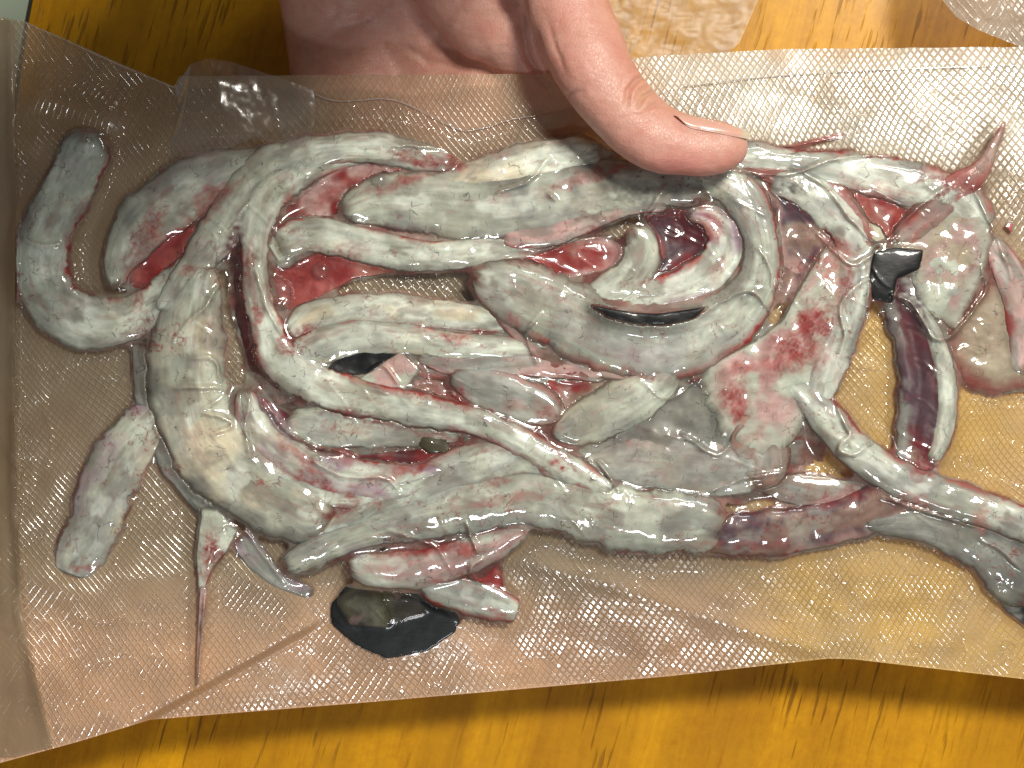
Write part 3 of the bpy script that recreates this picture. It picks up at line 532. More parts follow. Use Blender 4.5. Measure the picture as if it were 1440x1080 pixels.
strip([(1050,672,10),(1100,684,18),(1150,696,24),(1210,704,24),(1250,700,12)], 1.8, 'dim', 'murky strip with a red patch above the lower right arc', tone2='brown', T=1.4, eL='beige')
strip([(955,745,20,-.8),(1003,752,24),(1060,752,28),(1130,742,30),(1195,728,30),(1245,705,32),(1280,665,28),(1292,620,20)], 2.4, 'purple', 'dark purplish strip forming the lower right arc', tone2='brown', eR='pink', eL='maroon', ew=.3, T=2.6, ends=(0,1))
strip([(1244,380,14),(1268,420,27),(1288,470,31),(1299,530,33),(1298,590,33),(1288,640,29),(1280,675,16)], 2.6, 'purple', 'hollow dark strip curving down the right opening', tone2='maroon', eL='white', eR='dim', ew=.42, T=2.4, jag=.8, folds=((.1,.5,.3),))
strip([(1266,410,7),(1296,440,10),(1320,490,12),(1332,550,13),(1326,610,12),(1310,650,8)], 4.4, 'white', 'narrow white rim beside the hollow dark strip', tone2='pale', T=1.6, jag=1)
blob([(1228,355),(1260,348),(1298,352),(1292,378),(1262,392),(1255,425),(1228,420),(1222,390)], 6.5, .7, 'black', 'black clot at the top of the right opening', name='black_membrane', cat='membrane', tone2='black', mat=M_BLACK, paint_amt=0, lump=.2, fade=False)
strip([(1105,525,14,-2),(1135,558,20,-.6),(1165,590,23),(1205,635,24),(1255,668,24),(1310,692,24),(1370,712,24),(1420,728,24),(1480,750,24)], 4.8, 'pale', 'smooth pale strip running diagonally to the right edge', tone2='grey', eL='rose', ew=.12, T=2.8, jag=.5)
strip([(1215,738,8),(1270,738,18),(1330,748,24),(1385,770,34),(1430,800,42),(1480,830,40)], 2.8, 'slate', 'grey green strip drooping at the lower right corner', tone2='dim', T=2.4)
blob([(1380,800),(1420,815),(1480,830),(1490,900),(1450,885),(1415,860),(1390,830)], 1.2, .8, 'black', 'black patch of skin at the lower right edge', name='black_skin', cat='skin piece', tone2='slate', mat=M_BLACK, paint_amt=0)
strip([(1040,222,1.4),(1110,206,1.8),(1150,197,1.8),(1186,189,1.4)], 1.2, 'rose', 'tiny brownish fibre on the embossed film above the pile', name='flesh_thread', cat='flesh thread', T=.25)
blob([(1220,312),(1238,320),(1246,336),(1232,342),(1222,332)], 5.0, .8, 'cream', 'small yellowish fat crumb above the black clot', name='fat_crumb', cat='fat crumb', paint_amt=0)
blob([(162,330),(178,322),(182,338),(168,342)], 1.0, .8, 'red', 'small red crumb left of the leaf shaped strip', paint_amt=0)
blob([(1412,318),(1425,312),(1422,328)], 1.0, .8, 'rose', 'small orange crumb on the film at the far right', paint_amt=0)
blob([(222,240),(232,235),(240,255),(230,258)], 1.0, .8, 'rose', 'small red crumb under the upper left film fold', paint_amt=0)

# ------------------------------------------------------------------ the bag
def curve(pts):
    a = np.array(pts, float); return lambda x: np.interp(x, a[:, 0], a[:, 1])
top_back = curve([(-90,6),(37,31),(245,122),(252,107),(760,104),(900,80),(1100,69),(1550,65)])
top_front = curve([(-90,8),(37,33),(245,124),(330,124),(430,126),(475,142),(540,139),(575,148),(610,165),(650,183),(680,180),(720,168),(760,162),(820,150),(960,122),(1080,108),(1200,100),(1430,92),(1550,90)])
bottom = curve([(-90,1100),(0,1073),(110,1043),(212,1012),(500,989),(940,951),(1165,926),(1200,927),(1440,955),(1550,966)])
yy, xx = np.mgrid[0:GH, 0:GW]; GXX = GX0+xx*OBS_S; GYY = GY0+yy*OBS_S
def blur(a, n=1):
    for _ in range(n):
        p = np.pad(a, 1, mode='edge'); a = (p[:-2, 1:-1]+p[2:, 1:-1]+p[1:-1, :-2]+p[1:-1, 2:]+4*p[1:-1, 1:-1])/8
    return a
# height of the back film, mm: nearly flat, drooping at the bottom, wavy
def back_z(x, y):
    z = 0.0*x
    z = z+droop(x, y)
    z = z+2.8*(np.clip((y-60)/180., 0, 1)-1)*sstep(800, 900, x)
    z = z+0.9*fbm(x/160., y/120., 71, 3)+0.25*fbm(x/40., y/40., 73, 2)
    # the left lower sheet is folded over the other one
    d = (y-870)-(x-460)*(-140/250.)
    z = z+2.2*sstep(8, -6, d)*sstep(480, 400, x)*sstep(700, 830, y)
    # broad ridges that catch the lamp
    d, t = segdist(x, y, [(700, 782), (860, 820), (1010, 870), (1175, 925)])
    ds = ((y-782)*.957-(x-700)*.288)       # a tight facet below a crease, lower right of the middle
    z = z-1.9*np.clip(ds/80., 0, 1)*sstep(640, 740, x)*sstep(1230, 1150, x)+.5*np.exp(-(d/14.)**2)*sstep(-.05, .15, t)*sstep(1.02, .9, t)
    d, t = segdist(x, y, [(60, 130), (110, 142), (150, 160)])
    z = z+2.0*np.exp(-(d/26.)**2)
    # palm pushes the film up a little
    z = z+1.0*np.exp(-(((x-620)/170.)**2+((y-150)/60.)**2))
    return z
def nearest_fill(o):
    for _ in range(2):
        p = np.pad(o, 1, constant_values=-99)
        n = np.maximum.reduce([p[:-2, 1:-1], p[2:, 1:-1], p[1:-1, :-2], p[1:-1, 2:]])
        o = np.where(o < -50, np.where(n > -50, n, o), o)
    return o
BZ = back_z(GXX, GYY)
obs = nearest_fill(OBS); obs_real = obs.copy()
floor_ = BZ+0.45
obs = np.maximum(obs, floor_)
h = obs.copy()
for it in range(240):
    p = np.pad(h, 1, mode='edge')
    av = (p[:-2, 1:-1]+p[2:, 1:-1]+p[1:-1, :-2]+p[1:-1, 2:])/4
    h = np.maximum(obs, av-0.013)
over = h-obs                                   # where the film bridges
h = blur(h, 7)
# wrinkles: drawn creases that catch the light, in photograph pixels
CREASES = [([(25,332),(55,345),(85,343)],.5),([(395,160),(330,140),(318,125),(318,90)],.0),
 ([(310,395),(290,430),(268,450),(245,478)],.6),([(268,503),(300,506),(312,540)],.6),([(245,546),(290,544),(320,548)],.6),([(280,578),(320,590),(325,600),(300,610)],.6),([(278,580),(310,560),(318,545)],.4),
 ([(350,285),(336,300)],.5),([(545,205),(600,206),(632,212)],.6),([(700,270),(740,255),(772,222)],.8),([(925,300),(905,310),(935,262)],.5),([(770,270),(782,282)],.5),
 ([(985,445),(1030,415),(1062,412),(1088,445)],.7),([(1088,415),(1082,372),(1068,350)],.5),([(1180,500),(1188,470),(1182,435),(1200,405),(1222,392)],.7),([(1255,415),(1285,430),(1315,475),(1345,465),(1385,410),(1380,375)],.8),
 ([(1225,395),(1220,430),(1232,480)],.5),([(1190,500),(1235,515),(1200,510)],.6),([(1175,560),(1190,600),(1195,612),(1180,630),(1200,640),(1222,622)],.8),([(1115,235),(1160,262),(1200,310),(1228,338),(1262,335)],.7),
 ([(1030,240),(1110,245),(1180,222),(1250,218)],.7),([(1245,345),(1270,310),(1330,262)],.7),([(840,650),(855,668),(872,690)],1.0),([(655,735),(672,775)],.9),([(680,785),(660,800),(672,818)],.8),
 ([(480,640),(440,645),(480,668),(540,672),(560,690)],.6),([(545,745),(610,768),(640,810)],.3),([(360,380),(378,440),(396,470)],.6),([(520,522),(540,515),(560,540)],.5),([(1150,330),(1200,372),(1240,345)],.5),
 ([(1370,265),(1400,330),(1425,395)],.5),([(1000,690),(1050,672),(1140,660)],.3),([(755,510),(740,470),(760,440)],.4),([(900,535),(940,560),(985,530)],.3),([(560,160),(540,175),(570,200)],.3),
 ([(350,640),(345,600),(352,560)],.5),([(370,560),(400,600),(440,625),(500,640)],.6),([(960,612),(1010,640),(1040,600)],.4),([(1240,700),(1300,718),(1370,738)],.5),([(1380,760),(1410,775),(1436,800)],.6),
 ([(290,840),(285,900),(279,965)],.9),([(300,740),(340,745),(400,820)],.4),([(18,120),(24,400),(22,700),(42,900),(70,1040)],1.2),([(1085,250),(1040,240),(1010,235)],.6)]
cz = np.zeros_like(h)
for pts, amp in CREASES:
    if amp <= 0: continue
    a = catmull([(p[0], p[1], 1, 0) for p in pts], 6)[0] if len(pts) > 2 else pts
    xs = [p[0] for p in pts]; ys = [p[1] for p in pts]
    ix0 = max(0, int((min(xs)-30-GX0)/OBS_S)); ix1 = int((max(xs)+30-GX0)/OBS_S); iy0 = max(0, int((min(ys)-30-GY0)/OBS_S)); iy1 = int((max(ys)+30-GY0)/OBS_S)
    sx, sy = GXX[iy0:iy1, ix0:ix1], GYY[iy0:iy1, ix0:ix1]
    d, t = segdist(sx+2.5*fbm(sx/16., sy/16., 5, 2), sy+2.5*fbm(sx/16., sy/16., 6, 2), a)
    cz[iy0:iy1, ix0:ix1] = np.maximum(cz[iy0:iy1, ix0:ix1], amp*2.0*np.exp(-(d/3.0)**2)*np.sin(math.pi*np.clip(t*.9+.05, 0, 1))**.5)
cont = fbm((GXX+.5*GYY)/150., (GYY-.5*GXX)/52., 190, 3); gr_ = np.hypot(*np.gradient(cont))/OBS_S+1e-4
fine = np.exp(-(cont/gr_/2.6)**2)*sstep(.05, .35, fbm(GXX/90., GYY/90., 191, 2))*(obs_real > -50)
cont2 = fbm((GXX-.8*GYY)/48., (GYY+.8*GXX)/140., 195, 3); gr2 = np.hypot(*np.gradient(cont2))/OBS_S+1e-4
fine = np.maximum(fine, .8*np.exp(-(cont2/gr2/2.2)**2)*sstep(.1, .4, fbm(GXX/80., GYY/80., 196, 2))*(obs_real > -50))
rid = (1-np.abs(fbm(GXX/46., GYY/60., 90, 3))*2.4).clip(0, 1)**6
FZ = h-0.14+cz+fine*.22+0.10*fbm(GXX/24., GYY/30., 197, 2)+rid*0.35*sstep(0.15, 1.2, over)+rid*0.22*(obs_real < -50)
def sample(g, x, y):
    fx = np.clip((x-GX0)/OBS_S, 0, GW-1.001); fy = np.clip((y-GY0)/OBS_S, 0, GH-1.001)
    ix = fx.astype(int); iy = fy.astype(int); a = fx-ix; b = fy-iy
    return (g[iy, ix]*(1-a)+g[iy, ix+1]*a)*(1-b)+(g[iy+1, ix]*(1-a)+g[iy+1, ix+1]*a)*b
# thin connective tissue that webs the strips together just under the film
tx_ = np.arange(20, 1446, 2.5); ty_ = np.arange(180, 880, 2.5); TY, TX = np.meshgrid(ty_, tx_)
mk = blur((obs_real > -50).astype(float), 5)
fop = sstep(.80, .99, sample(mk, TX, TY))*(0.86+0.45*fbm(TX/40., TY/30., 501, 3)).clip(.2, 1)
TZ = sample(FZ, TX, TY)-0.26-0.3*(.5+.5*fbm(TX/22., TY/22., 503, 3)).clip(0, 1)
m1 = sstep(-.25, .3, fbm(TX/55., TY/45., 505, 3))[..., None]; m2 = sstep(.05, .4, fbm(TX/38., TY/30., 507, 3))[..., None]
tcol = np.array((.34, .30, .25))*(1-m1)+np.array((.44, .27, .23))*m1; tcol = tcol*(1-m2*.8)+np.array((.24, .035, .03))*m2*.8
tcol = paint(tcol.reshape(-1, 3)*(1+.25*fbm(TX/12., TY/9., 509, 3)).reshape(-1, 1), TX.ravel(), TY.ravel(), 77, 1.0)
keep = fop > .02
vx, vy, vz = P(TX.ravel(), TY.ravel(), TZ.ravel()*MM)
tq = gridq(len(tx_), len(ty_)); kf = keep.ravel(); tq = tq[kf[tq].any(1)][:, ::-1]
used = np.unique(tq); remap = np.zeros(TX.size, int); remap[used] = np.arange(len(used))
obj('connective_tissue', mesh_np('connective_tissue', np.stack([vx, vy, vz], 1)[used], remap[tq], M_FLESH, tcol[used], np.stack([TX.ravel()/6000., TY.ravel()/6000.], 1)[used], fac=fop.ravel()[used]), None,
    'thin pinkish connective tissue webbing the strips together across the whole pile', 'tissue')
for me, ax, ay, az, tp in REC:
    o_ = sample(obs, ax, ay)
    wgt = sstep(-1.3, 0.0, az-o_)*tp
    z2 = az*(1-wgt)+(sample(FZ, ax, ay)+0.05)*wgt
    vx, vy, vz = P(ax, ay, z2*MM)
    me.vertices.foreach_set('co', np.stack([vx, vy, vz], 1).astype(np.float32).ravel()); me.update()
bag = obj('vacuum_bag', None, None, 'clear vacuum bag with an embossed milky back, spread under and over the raw fish strips', 'vacuum bag')
bag.location = (0, 0, 0)
def sheet(name, x0, x1, nx, ny, top, bot, zf, mat, colf=None, facf=None, parent=None, edge=0.0, **kw):
    u = np.linspace(x0, x1, nx); s = np.linspace(0, 1, ny)
    t = top(u)+edge*fbm(u/30., u*0, 5, 2); b = bot(u)
    X = np.repeat(u[:, None], ny, 1); Y = t[:, None]+(b-t)[:, None]*s[None, :]
    Z = zf(X, Y)
    vx, vy, vz = P(X.ravel(), Y.ravel(), Z.ravel()*MM)
    cols = colf(X.ravel(), Y.ravel()) if colf else None
    fac = facf(X.ravel(), Y.ravel()) if facf else None
    me = mesh_np(name, np.stack([vx, vy, vz], 1), gridq(nx, ny)[:, ::-1] , mat, cols, None, fac=fac)
    return obj(name, me, parent, **kw)
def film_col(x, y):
    """juice pink low in the bag; left shade, upper right glare, table yellow painted in"""
    a = np.array((0.52, 0.42, 0.27)); b = np.array((0.99, 0.62, 0.38)); c = np.array((0.74, 0.70, 0.58)); d = np.array((0.99, 0.66, 0.20))  # a left shade, b juice, c glare, d table below, all painted
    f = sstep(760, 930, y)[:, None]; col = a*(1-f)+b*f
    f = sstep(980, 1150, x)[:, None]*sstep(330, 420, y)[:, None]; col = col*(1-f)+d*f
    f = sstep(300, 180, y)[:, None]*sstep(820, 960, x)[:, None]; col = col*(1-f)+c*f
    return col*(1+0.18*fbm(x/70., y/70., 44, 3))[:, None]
def film_fac(x, y):
    f = 0.62+0*x
    f = f+0.10*sstep(1000, 1150, x)*sstep(300, 400, y)
    f = f-0.22*sstep(240, 130, y)*sstep(900, 760, x)
    f = f+0.22*sstep(300, 180, y)*sstep(860, 960, x)*sstep(70, 100, y)  # extra milkiness painted in for the upper right glare
    f = f+0.14*sstep(700, 900, y)
    return f
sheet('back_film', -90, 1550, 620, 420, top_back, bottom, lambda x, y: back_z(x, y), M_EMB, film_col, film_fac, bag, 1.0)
sheet('front_film', -88, 1548, 950, 640, top_front, lambda x: bottom(x)-2.5, lambda x, y: np.maximum(sample(FZ, x, y), back_z(x, y)+0.2), M_FRONT, None, lambda x, y: 1-sstep(.02, .35, sample(mk, x, y)), bag, 2.0)
# welded seam at the left
seam_r = [(0,20),(300,22),(600,20),(860,30),(960,52),(1060,78)]
ys = np.linspace(-20, 1064, 260); sr = np.interp(ys, [p[0] for p in seam_r], [p[1] for p in seam_r])
ts = np.linspace(0, 1, 22); Xs = -88+(sr+88)[:, None]*ts[None, :]
Ys = np.repeat(ys[:, None], 22, 1)
Ys = np.maximum(Ys, top_back(Xs)+3); Ys = np.minimum(Ys, bottom(Xs)-3)
Zs = np.maximum(sample(FZ, Xs, Ys), back_z(Xs, Ys))+0.35+0.8*np.exp(-((Xs-sr[:, None]+6)/4.)**2)+0.25*fbm(Xs/14., Ys/60., 8, 3)
vx, vy, vz = P(Xs.ravel(), Ys.ravel(), Zs.ravel()*MM)
N = NT('welded_seam_film')
pos = N.n('NewGeometry').outputs['Position']
nn = N.noise(N.n('Mapping', {'Vector': pos, 'Scale': (1, .25, 1)}).outputs[0], 120, 3)
bmp = N.n('Bump', {'Height': nn, 'Strength': .5, 'Distance': .001})
pr = N.n('BsdfPrincipled', {'Base Color': N.mix(nn, (.26, .18, .10), (.42, .34, .24)), 'Roughness': .3, 'Normal': bmp, 'Coat Weight': 1.0, 'Coat Roughness': .12})
M_SEAM = N.done(N.n('MixShader', {0: .62, 1: N.n('BsdfTransparent', {'Color': (.9, .82, .7)}), 2: pr}))
obj('welded_seam', mesh_np('welded_seam', np.stack([vx, vy, vz], 1), gridq(260, 22), M_SEAM), bag)

# folded flap of smooth film standing up at the upper left
def ribbon_sheet(name, A, B, z0, z1, mat, n=120, m=24, bulge=0.0, seed=1, parent=None, **kw):
    """sheet between two polylines A (near) and B (far)"""
    def rs(p):
        p = np.array(p, float); L = np.concatenate([[0], np.cumsum(np.hypot(*np.diff(p[:, :2], axis=0).T))]); s = np.linspace(0, L[-1], n)
        q = np.stack([np.interp(s, L, p[:, k]) for k in range(p.shape[1])], 1)
        for _ in range(3): q[1:-1] = (q[:-2]+2*q[1:-1]+q[2:])/4
        return q
    a, b = rs(A), rs(B); t = np.linspace(0, 1, m)[None, :]
    X = a[:, :1]*(1-t)+b[:, :1]*t; Y = a[:, 1:2]*(1-t)+b[:, 1:2]*t
    Z = a[:, 2:3]*(1-t)+b[:, 2:3]*t+bulge*np.sin(math.pi*t)+0.5*fbm(X/30., Y/22., seed, 3)
    vx, vy, vz = P(X.ravel(), Y.ravel(), Z.ravel()*MM)
    return obj(name, mesh_np(name, np.stack([vx, vy, vz], 1), gridq(n, m), mat), parent, **kw)
def pleat(name, lines, mat, n=90, k=26, seed=1, parent=None):
    """folded film through several guide lines, top to bottom"""
    G = []
    for ln in lines:
        p = catmull([(a, b, 0, c) for a, b, c in ln], 2)[0]; t = np.linspace(0, 1, len(p)); tt = np.linspace(0, 1, n)
        G.append(np.stack([np.interp(tt, t, p[:, q]) for q in (0, 1, 3)], 1))
    rows = []
    for i in range(len(G)-1):
        for u in np.linspace(0, 1, k, endpoint=(i == len(G)-2)): rows.append(G[i]*(1-u)+G[i+1]*u)
    A = np.array(rows)
    for _ in range(5): A[1:-1] = (A[:-2]+2*A[1:-1]+A[2:])/4
    A[..., 2] += .22*fbm(A[..., 0]/26., A[..., 1]/30., seed, 3)
    vx, vy, vz = P(A[..., 0].ravel(), A[..., 1].ravel(), A[..., 2].ravel()*MM)
    return obj(name, mesh_np(name, np.stack([vx, vy, vz], 1), gridq(A.shape[0], n), mat), parent)
pleat('film_flap', [[(246,124,2),(250,150,1.6),(244,190,1.2),(236,240,.8)], [(268,90,6),(262,130,4.6),(256,180,3),(262,235,1.4)], [(292,82,8.2),(304,112,8.6),(308,150,8.2),(350,196,6)],
                    [(322,86,6.8),(332,118,7.2),(338,152,6.8),(384,200,5.0)], [(384,106,5.5),(390,138,5),(396,170,5),(412,206,5.6)], [(440,126,4),(444,150,4),(440,180,4.6),(428,207,5.8)]], M_MILKY, parent=bag, seed=12)
# the wavy cut edge of the front film, a thin bead
def bead(name, pts, r, mat, parent, closed=False):
    rr, s = catmull([(p[0], p[1], 0, p[2]) for p in pts], 3)
    n = len(s); k = 6; a = np.arange(k)*2*math.pi/k
    tx = np.gradient(rr[:, 0]); ty = np.gradient(rr[:, 1]); tl = np.hypot(tx, ty); nx, ny = -ty/tl, tx/tl
    rad = r*(1+.4*fbm(s/20., s*0, 4, 2))
    X = rr[:, 0:1]+nx[:, None]*np.cos(a)*rad[:, None]; Y = rr[:, 1:2]+ny[:, None]*np.cos(a)*rad[:, None]
    Z = rr[:, 3:4]+np.sin(a)*rad[:, None]/6.
    vx, vy, vz = P(X.ravel(), Y.ravel(), Z.ravel()*MM)
    return obj(name, mesh_np(name, np.stack([vx, vy, vz], 1), gridq(n, k, 0, True), mat), parent)
def onf(pts, up=.25): return [(x, y, float(max(sample(FZ, np.array([x]), np.array([y]))[0], back_z(np.array([float(x)]), np.array([float(y)]))[0]))+up) for x, y in pts]
bead('film_edge', onf([(430,127),(475,142),(540,139),(575,148),(610,165),(650,183),(680,180),(720,168),(752,163)], .3), .7, M_EDGE, bag)
bead('film_edge', onf([(960,122),(1080,108),(1200,100),(1320,95),(1430,92)], .3), .6, M_EDGE, bag)
bead('film_edge', onf([(37,32),(100,60),(170,92),(245,123)], .3), .6, M_EDGE, bag)
# air bubbles trapped under the film
for (x, y, r) in ((388,412,26),(450,381,13),(498,262,9),(532,254,11),(829,343,8),(1020,549,4),(418,372,6),(352,372,6),(515,430,3)):
    n, m = 28, 10; a = np.arange(n)*2*math.pi/n; ph = np.linspace(0, math.pi/2, m)
    zb = float(sample(FZ, np.array([float(x)]), np.array([float(y)]))[0])
    X = x+r*np.cos(ph)[:, None]*np.cos(a); Y = y+r*(1.0)*np.cos(ph)[:, None]*np.sin(a); Z = zb+0.1+r/6*.55*np.sin(ph)[:, None]+0*X
    vx, vy, vz = P(X.ravel(), Y.ravel(), Z.ravel()*MM)
    obj('air_bubble', mesh_np('air_bubble', np.stack([vx, vy, vz], 1), gridq(m, n, 0, True), M_CLEAR), bag)

# second bag at the top right corner, and the crumpled film on the table behind the thumb
N0 = lambda x, y: -6+2.0*fbm(x/60., y/50., 31, 3)
bag2 = obj('vacuum_bag', None, None, 'corner of another embossed plastic bag in the top right corner', 'vacuum bag')
sheet('embossed_film', 1322, 1600, 110, 80, lambda x: 0*x-140, curve([(1322,-4),(1345,24),(1375,42),(1410,56),(1440,68),(1600,110)]), lambda x, y: -3+2.0*fbm(x/60., y/50., 31, 3), M_EMB,
      lambda x, y: np.tile(np.array((0.55, .54, .48)), (len(x), 1)), lambda x, y: 0.55+0*x, bag2)
M_SCRAP = clear_film('scratched_thin_film', milk=.16, rough=.45, bump=.35, milkcol=(.66, .64, .52), refl=.03)
sheet('plastic_film', 846, 1075, 130, 100, lambda x: -60+0*x, curve([(846,30),(870,70),(900,92),(960,96),(1010,90),(1040,60),(1075,-20)]), lambda x, y: -28.9+.5*(1+fbm(x/34., y/22., 37, 3)), M_SCRAP, None, None, None, 0.0,
      label='crumpled scrap of clear film on the table behind the thumb', cat='plastic film')

# pale green board at the top left
N = NT('pale_green_plastic')
pos = N.n('NewGeometry').outputs['Position']
M_GREEN = N.done(N.n('BsdfPrincipled', {'Base Color': N.mix(N.noise(pos, 80, 4), (.36, .44, .32), (.46, .54, .42)), 'Roughness': .5}))
N = NT('dark_rubber'); M_DARK = N.done(N.n('BsdfPrincipled', {'Base Color': (.03, .028, .02), 'Roughness': .5}))
def slab(name, out, z0, z1, mat, parent=None, bev=.6, **kw):
    o = np.array(out, float); c = o.mean(0); n = len(o); V = []
    for z, k in ((z0, 0), (z1-bev, 0), (z1-bev*.3, bev*.7), (z1, bev*2)):
        for p in o:
            d = (c-p); d = d/np.hypot(*d)*k*6*.5; V.append(P(p[0]+d[0], p[1]+d[1], z*MM))
    q = [];
    for L in range(3):
        for j in range(n): q.append((L*n+j, L*n+n+j, L*n+n+(j+1) % n, L*n+(j+1) % n))
    t = [(3*n, 3*n+(j+1), 3*n+j) for j in range(1, n-1)]
    return obj(name, mesh_np(name, V, q, mat, tris=t, smooth=False), parent, **kw)
board = obj('cutting_board', None, None, 'pale green plastic board corner at the top left under the bag', 'cutting board')
slab('board', [(-160,-200),(42,-200),(41,0),(34,36),(26,90),(14,180),(-40,220),(-160,220)], -29.9, -16, M_GREEN, board)
slab('rim', [(41,-200),(48,-200),(46.5,0),(39,38),(31,92),(19,182),(14,180),(26,90),(34,36),(41,0)], -29.9, -16.6, M_DARK, board, bev=.3)

def limb(pts, flat=1.0, n=20, up=0.0):
    """closed tapered tube; pts (x, y, hw px, z mm); flat scales the thickness"""
    p = np.array(pts, float)
    r, s = catmull([tuple(q) for q in p], 4)
    x, y, hw, z = r.T; tx = np.gradient(x); ty = np.gradient(y); tz = np.gradient(z)*6; tl = np.sqrt(tx**2+ty**2)+1e-9
    nx, ny = -ty/tl, tx/tl; L = s[-1]
    a = np.arange(n)*2*math.pi/n; V = []
    k = np.ones(len(s)); e1 = hw[-1]
    k = np.sqrt(np.clip(1-(1-np.clip((L-s)/e1, 0, 1))**2, .001, 1))*np.sqrt(np.clip(1-(1-np.clip(s/hw[0], 0, 1))**2, .001, 1))
    hw = hw*k
    X = x[:, None]+nx[:, None]*np.cos(a)*hw[:, None]; Y = y[:, None]+ny[:, None]*np.cos(a)*hw[:, None]
    Z = z[:, None]+np.sin(a)*hw[:, None]/6.*flat
    m = len(s); V = np.stack(P(X.ravel(), Y.ravel(), Z.ravel()*MM), 1)
    q = gridq(m, n, 0, True)
    t = [(0, j, j+1) for j in range(1, n-1)]+[((m-1)*n, (m-1)*n+j+1, (m-1)*n+j) for j in range(1, n-1)]
    return V, q, np.array(t)
LIMBS = [
 limb([(660,-300,110,34),(745,-140,84,10),(786,-20,64,10.5),(826,78,58,14.5),(866,143,52,15),(914,188,50,14.5),(968,205,44,14),(1010,207,40,13.5),(1054,203,25,13)], .84),
 limb([(900,-1500,250,260),(800,-900,230,170),(690,-620,215,118),(600,-420,205,78),(530,-280,190,38),(570,-110,170,-2),(610,0,150,-17),(640,110,110,-17),(690,180,80,-16)], .50),
 limb([(450,-300,120,40),(470,-140,108,4),(488,20,92,-17),(500,120,86,-17),(540,200,60,-15)], .75),
 limb([(600,-300,150,34),(650,-130,130,4),(690,-20,100,-4),(740,40,84,-3),(770,110,52,-6),(800,180,46,-11),(850,230,40,-12)], .62),
 limb([(620,60,80,-16),(740,170,70,-14),(810,250,52,-12),(868,360,46,-12),(900,450,43,-11),(915,520,36,-11)], .80),
 limb([(640,120,70,-16),(700,240,56,-13),(756,370,50,-13),(792,480,46,-13),(812,560,38,-13)], .86),
 limb([(560,120,66,-16),(600,240,52,-13),(650,370,47,-13),(682,480,43,-13),(700,550,36,-13)], .88),
 limb([(500,120,60,-16),(520,230,46,-13),(556,330,40,-13),(580,410,36,-13),(592,460,30,-13)], .88)]
Vh, Qh, Th, off = [], [], [], 0
for V, q, t in LIMBS: Vh.append(V); Qh.append(q+off); Th.append(t+off); off += len(V)
N = NT('human_skin')
pos = N.n('NewGeometry').outputs['Position']
tone = N.n('Attribute', attribute_name='tone').outputs['Color']
v1 = N.n('TexVoronoi', {'Vector': N.n('Mapping', {'Vector': pos, 'Rotation': (0, 0, .6), 'Scale': (1, .55, 1)}).outputs[0], 'Scale': 1500.0}, feature='DISTANCE_TO_EDGE').outputs[0]
fine = N.noise(N.n('Mapping', {'Vector': pos, 'Rotation': (0, 0, R(-40)), 'Scale': (.35, 1, 1)}).outputs[0], 900, 4, .6)
md = N.noise(pos, 190, 5, .6)
c = N.mix(N.ramp(md, [(.38, 0.), (.66, .42)]), tone, (.56, .20, .15))
c = N.mix(N.ramp(fine, [(.3, .15), (.6, 0.)]), c, (.34, .13, .09))
bmp = N.n('Bump', {'Height': N.math('ADD', N.math('MULTIPLY', N.ramp(v1, [(0, 0.), (.12, 1.)]), .25), N.math('ADD', N.math('MULTIPLY', fine, .9), md)), 'Strength': .32, 'Distance': .0005})
M_SKIN = N.done(N.n('BsdfPrincipled', {'Base Color': c, 'Roughness': .42, 'Normal': bmp, 'Subsurface Weight': .45, 'Subsurface Radius': (1., .35, .2), 'Subsurface Scale': .003, 'Specular IOR Level': .5}))
raw = mesh_np('hand_raw', np.concatenate(Vh), np.concatenate(Qh), M_SKIN, tris=np.concatenate(Th))
tmp = bpy.data.objects.new('hand_tmp', raw); C.objects.link(tmp)
md_ = tmp.modifiers.new('r', 'REMESH'); md_.mode = 'VOXEL'; md_.voxel_size = 0.0009
s_ = tmp.modifiers.new('s', 'SMOOTH'); s_.factor = .6; s_.iterations = 14
md2 = tmp.modifiers.new('u', 'SUBSURF'); md2.levels = 1; md2.render_levels = 1
bpy.context.view_layer.update()
dg = bpy.context.evaluated_depsgraph_get()
hm = bpy.data.meshes.new_from_object(tmp.evaluated_get(dg)); hm.name = 'hand'
bpy.data.objects.remove(tmp)
nv = len(hm.vertices); co = np.zeros(nv*3, np.float32); hm.vertices.foreach_get('co', co); co = co.reshape(-1, 3)
no = np.zeros(nv*3, np.float32); hm.vertex_normals.foreach_get('vector', no); no = no.reshape(-1, 3)
s = (HC-co[:, 2])/HC*PX; hx = co[:, 0]/s+720; hy = -co[:, 1]/s+540
upf = sstep(-.2, .5, no[:, 2])
disp = 0*hx
SC = [([(880,150),(884,128),(897,110),(910,108)],1.5,4.0),([(896,152),(905,134),(922,128)],1.3,3.4),([(890,142),(900,126),(914,118)],.9,3.0),([(905,158),(922,146),(938,150)],.7,3.2),([(872,128),(880,108),(892,98)],.3,2.6),([(890,160),(908,163),(925,158)],.25,2.6),
      ([(735,-30),(733,30),(742,80),(760,112),(775,125)],1.5,6.),([(600,-60),(560,-10),(510,30),(440,52)],.45,8.),([(690,-40),(640,10),(600,70),(590,110)],.25,8.),([(480,-40),(470,20),(430,60)],.3,8.),
      ([(770,30),(782,70),(800,110)],.35,4.),([(752,40),(768,90),(790,130)],.4,4.),([(560,60),(600,85),(660,100)],.5,5.),([(755,130),(790,138),(820,126)],.5,4.)]
for pts, a, wd in SC:
    d, t = segdist(hx+1.5*fbm(hx/9., hy/9., 3, 2), hy+1.5*fbm(hx/9., hy/9., 7, 2), pts)
    disp -= a*np.exp(-(d/wd)**2)*upf*np.sin(math.pi*np.clip(t*.84+.08, 0, 1))
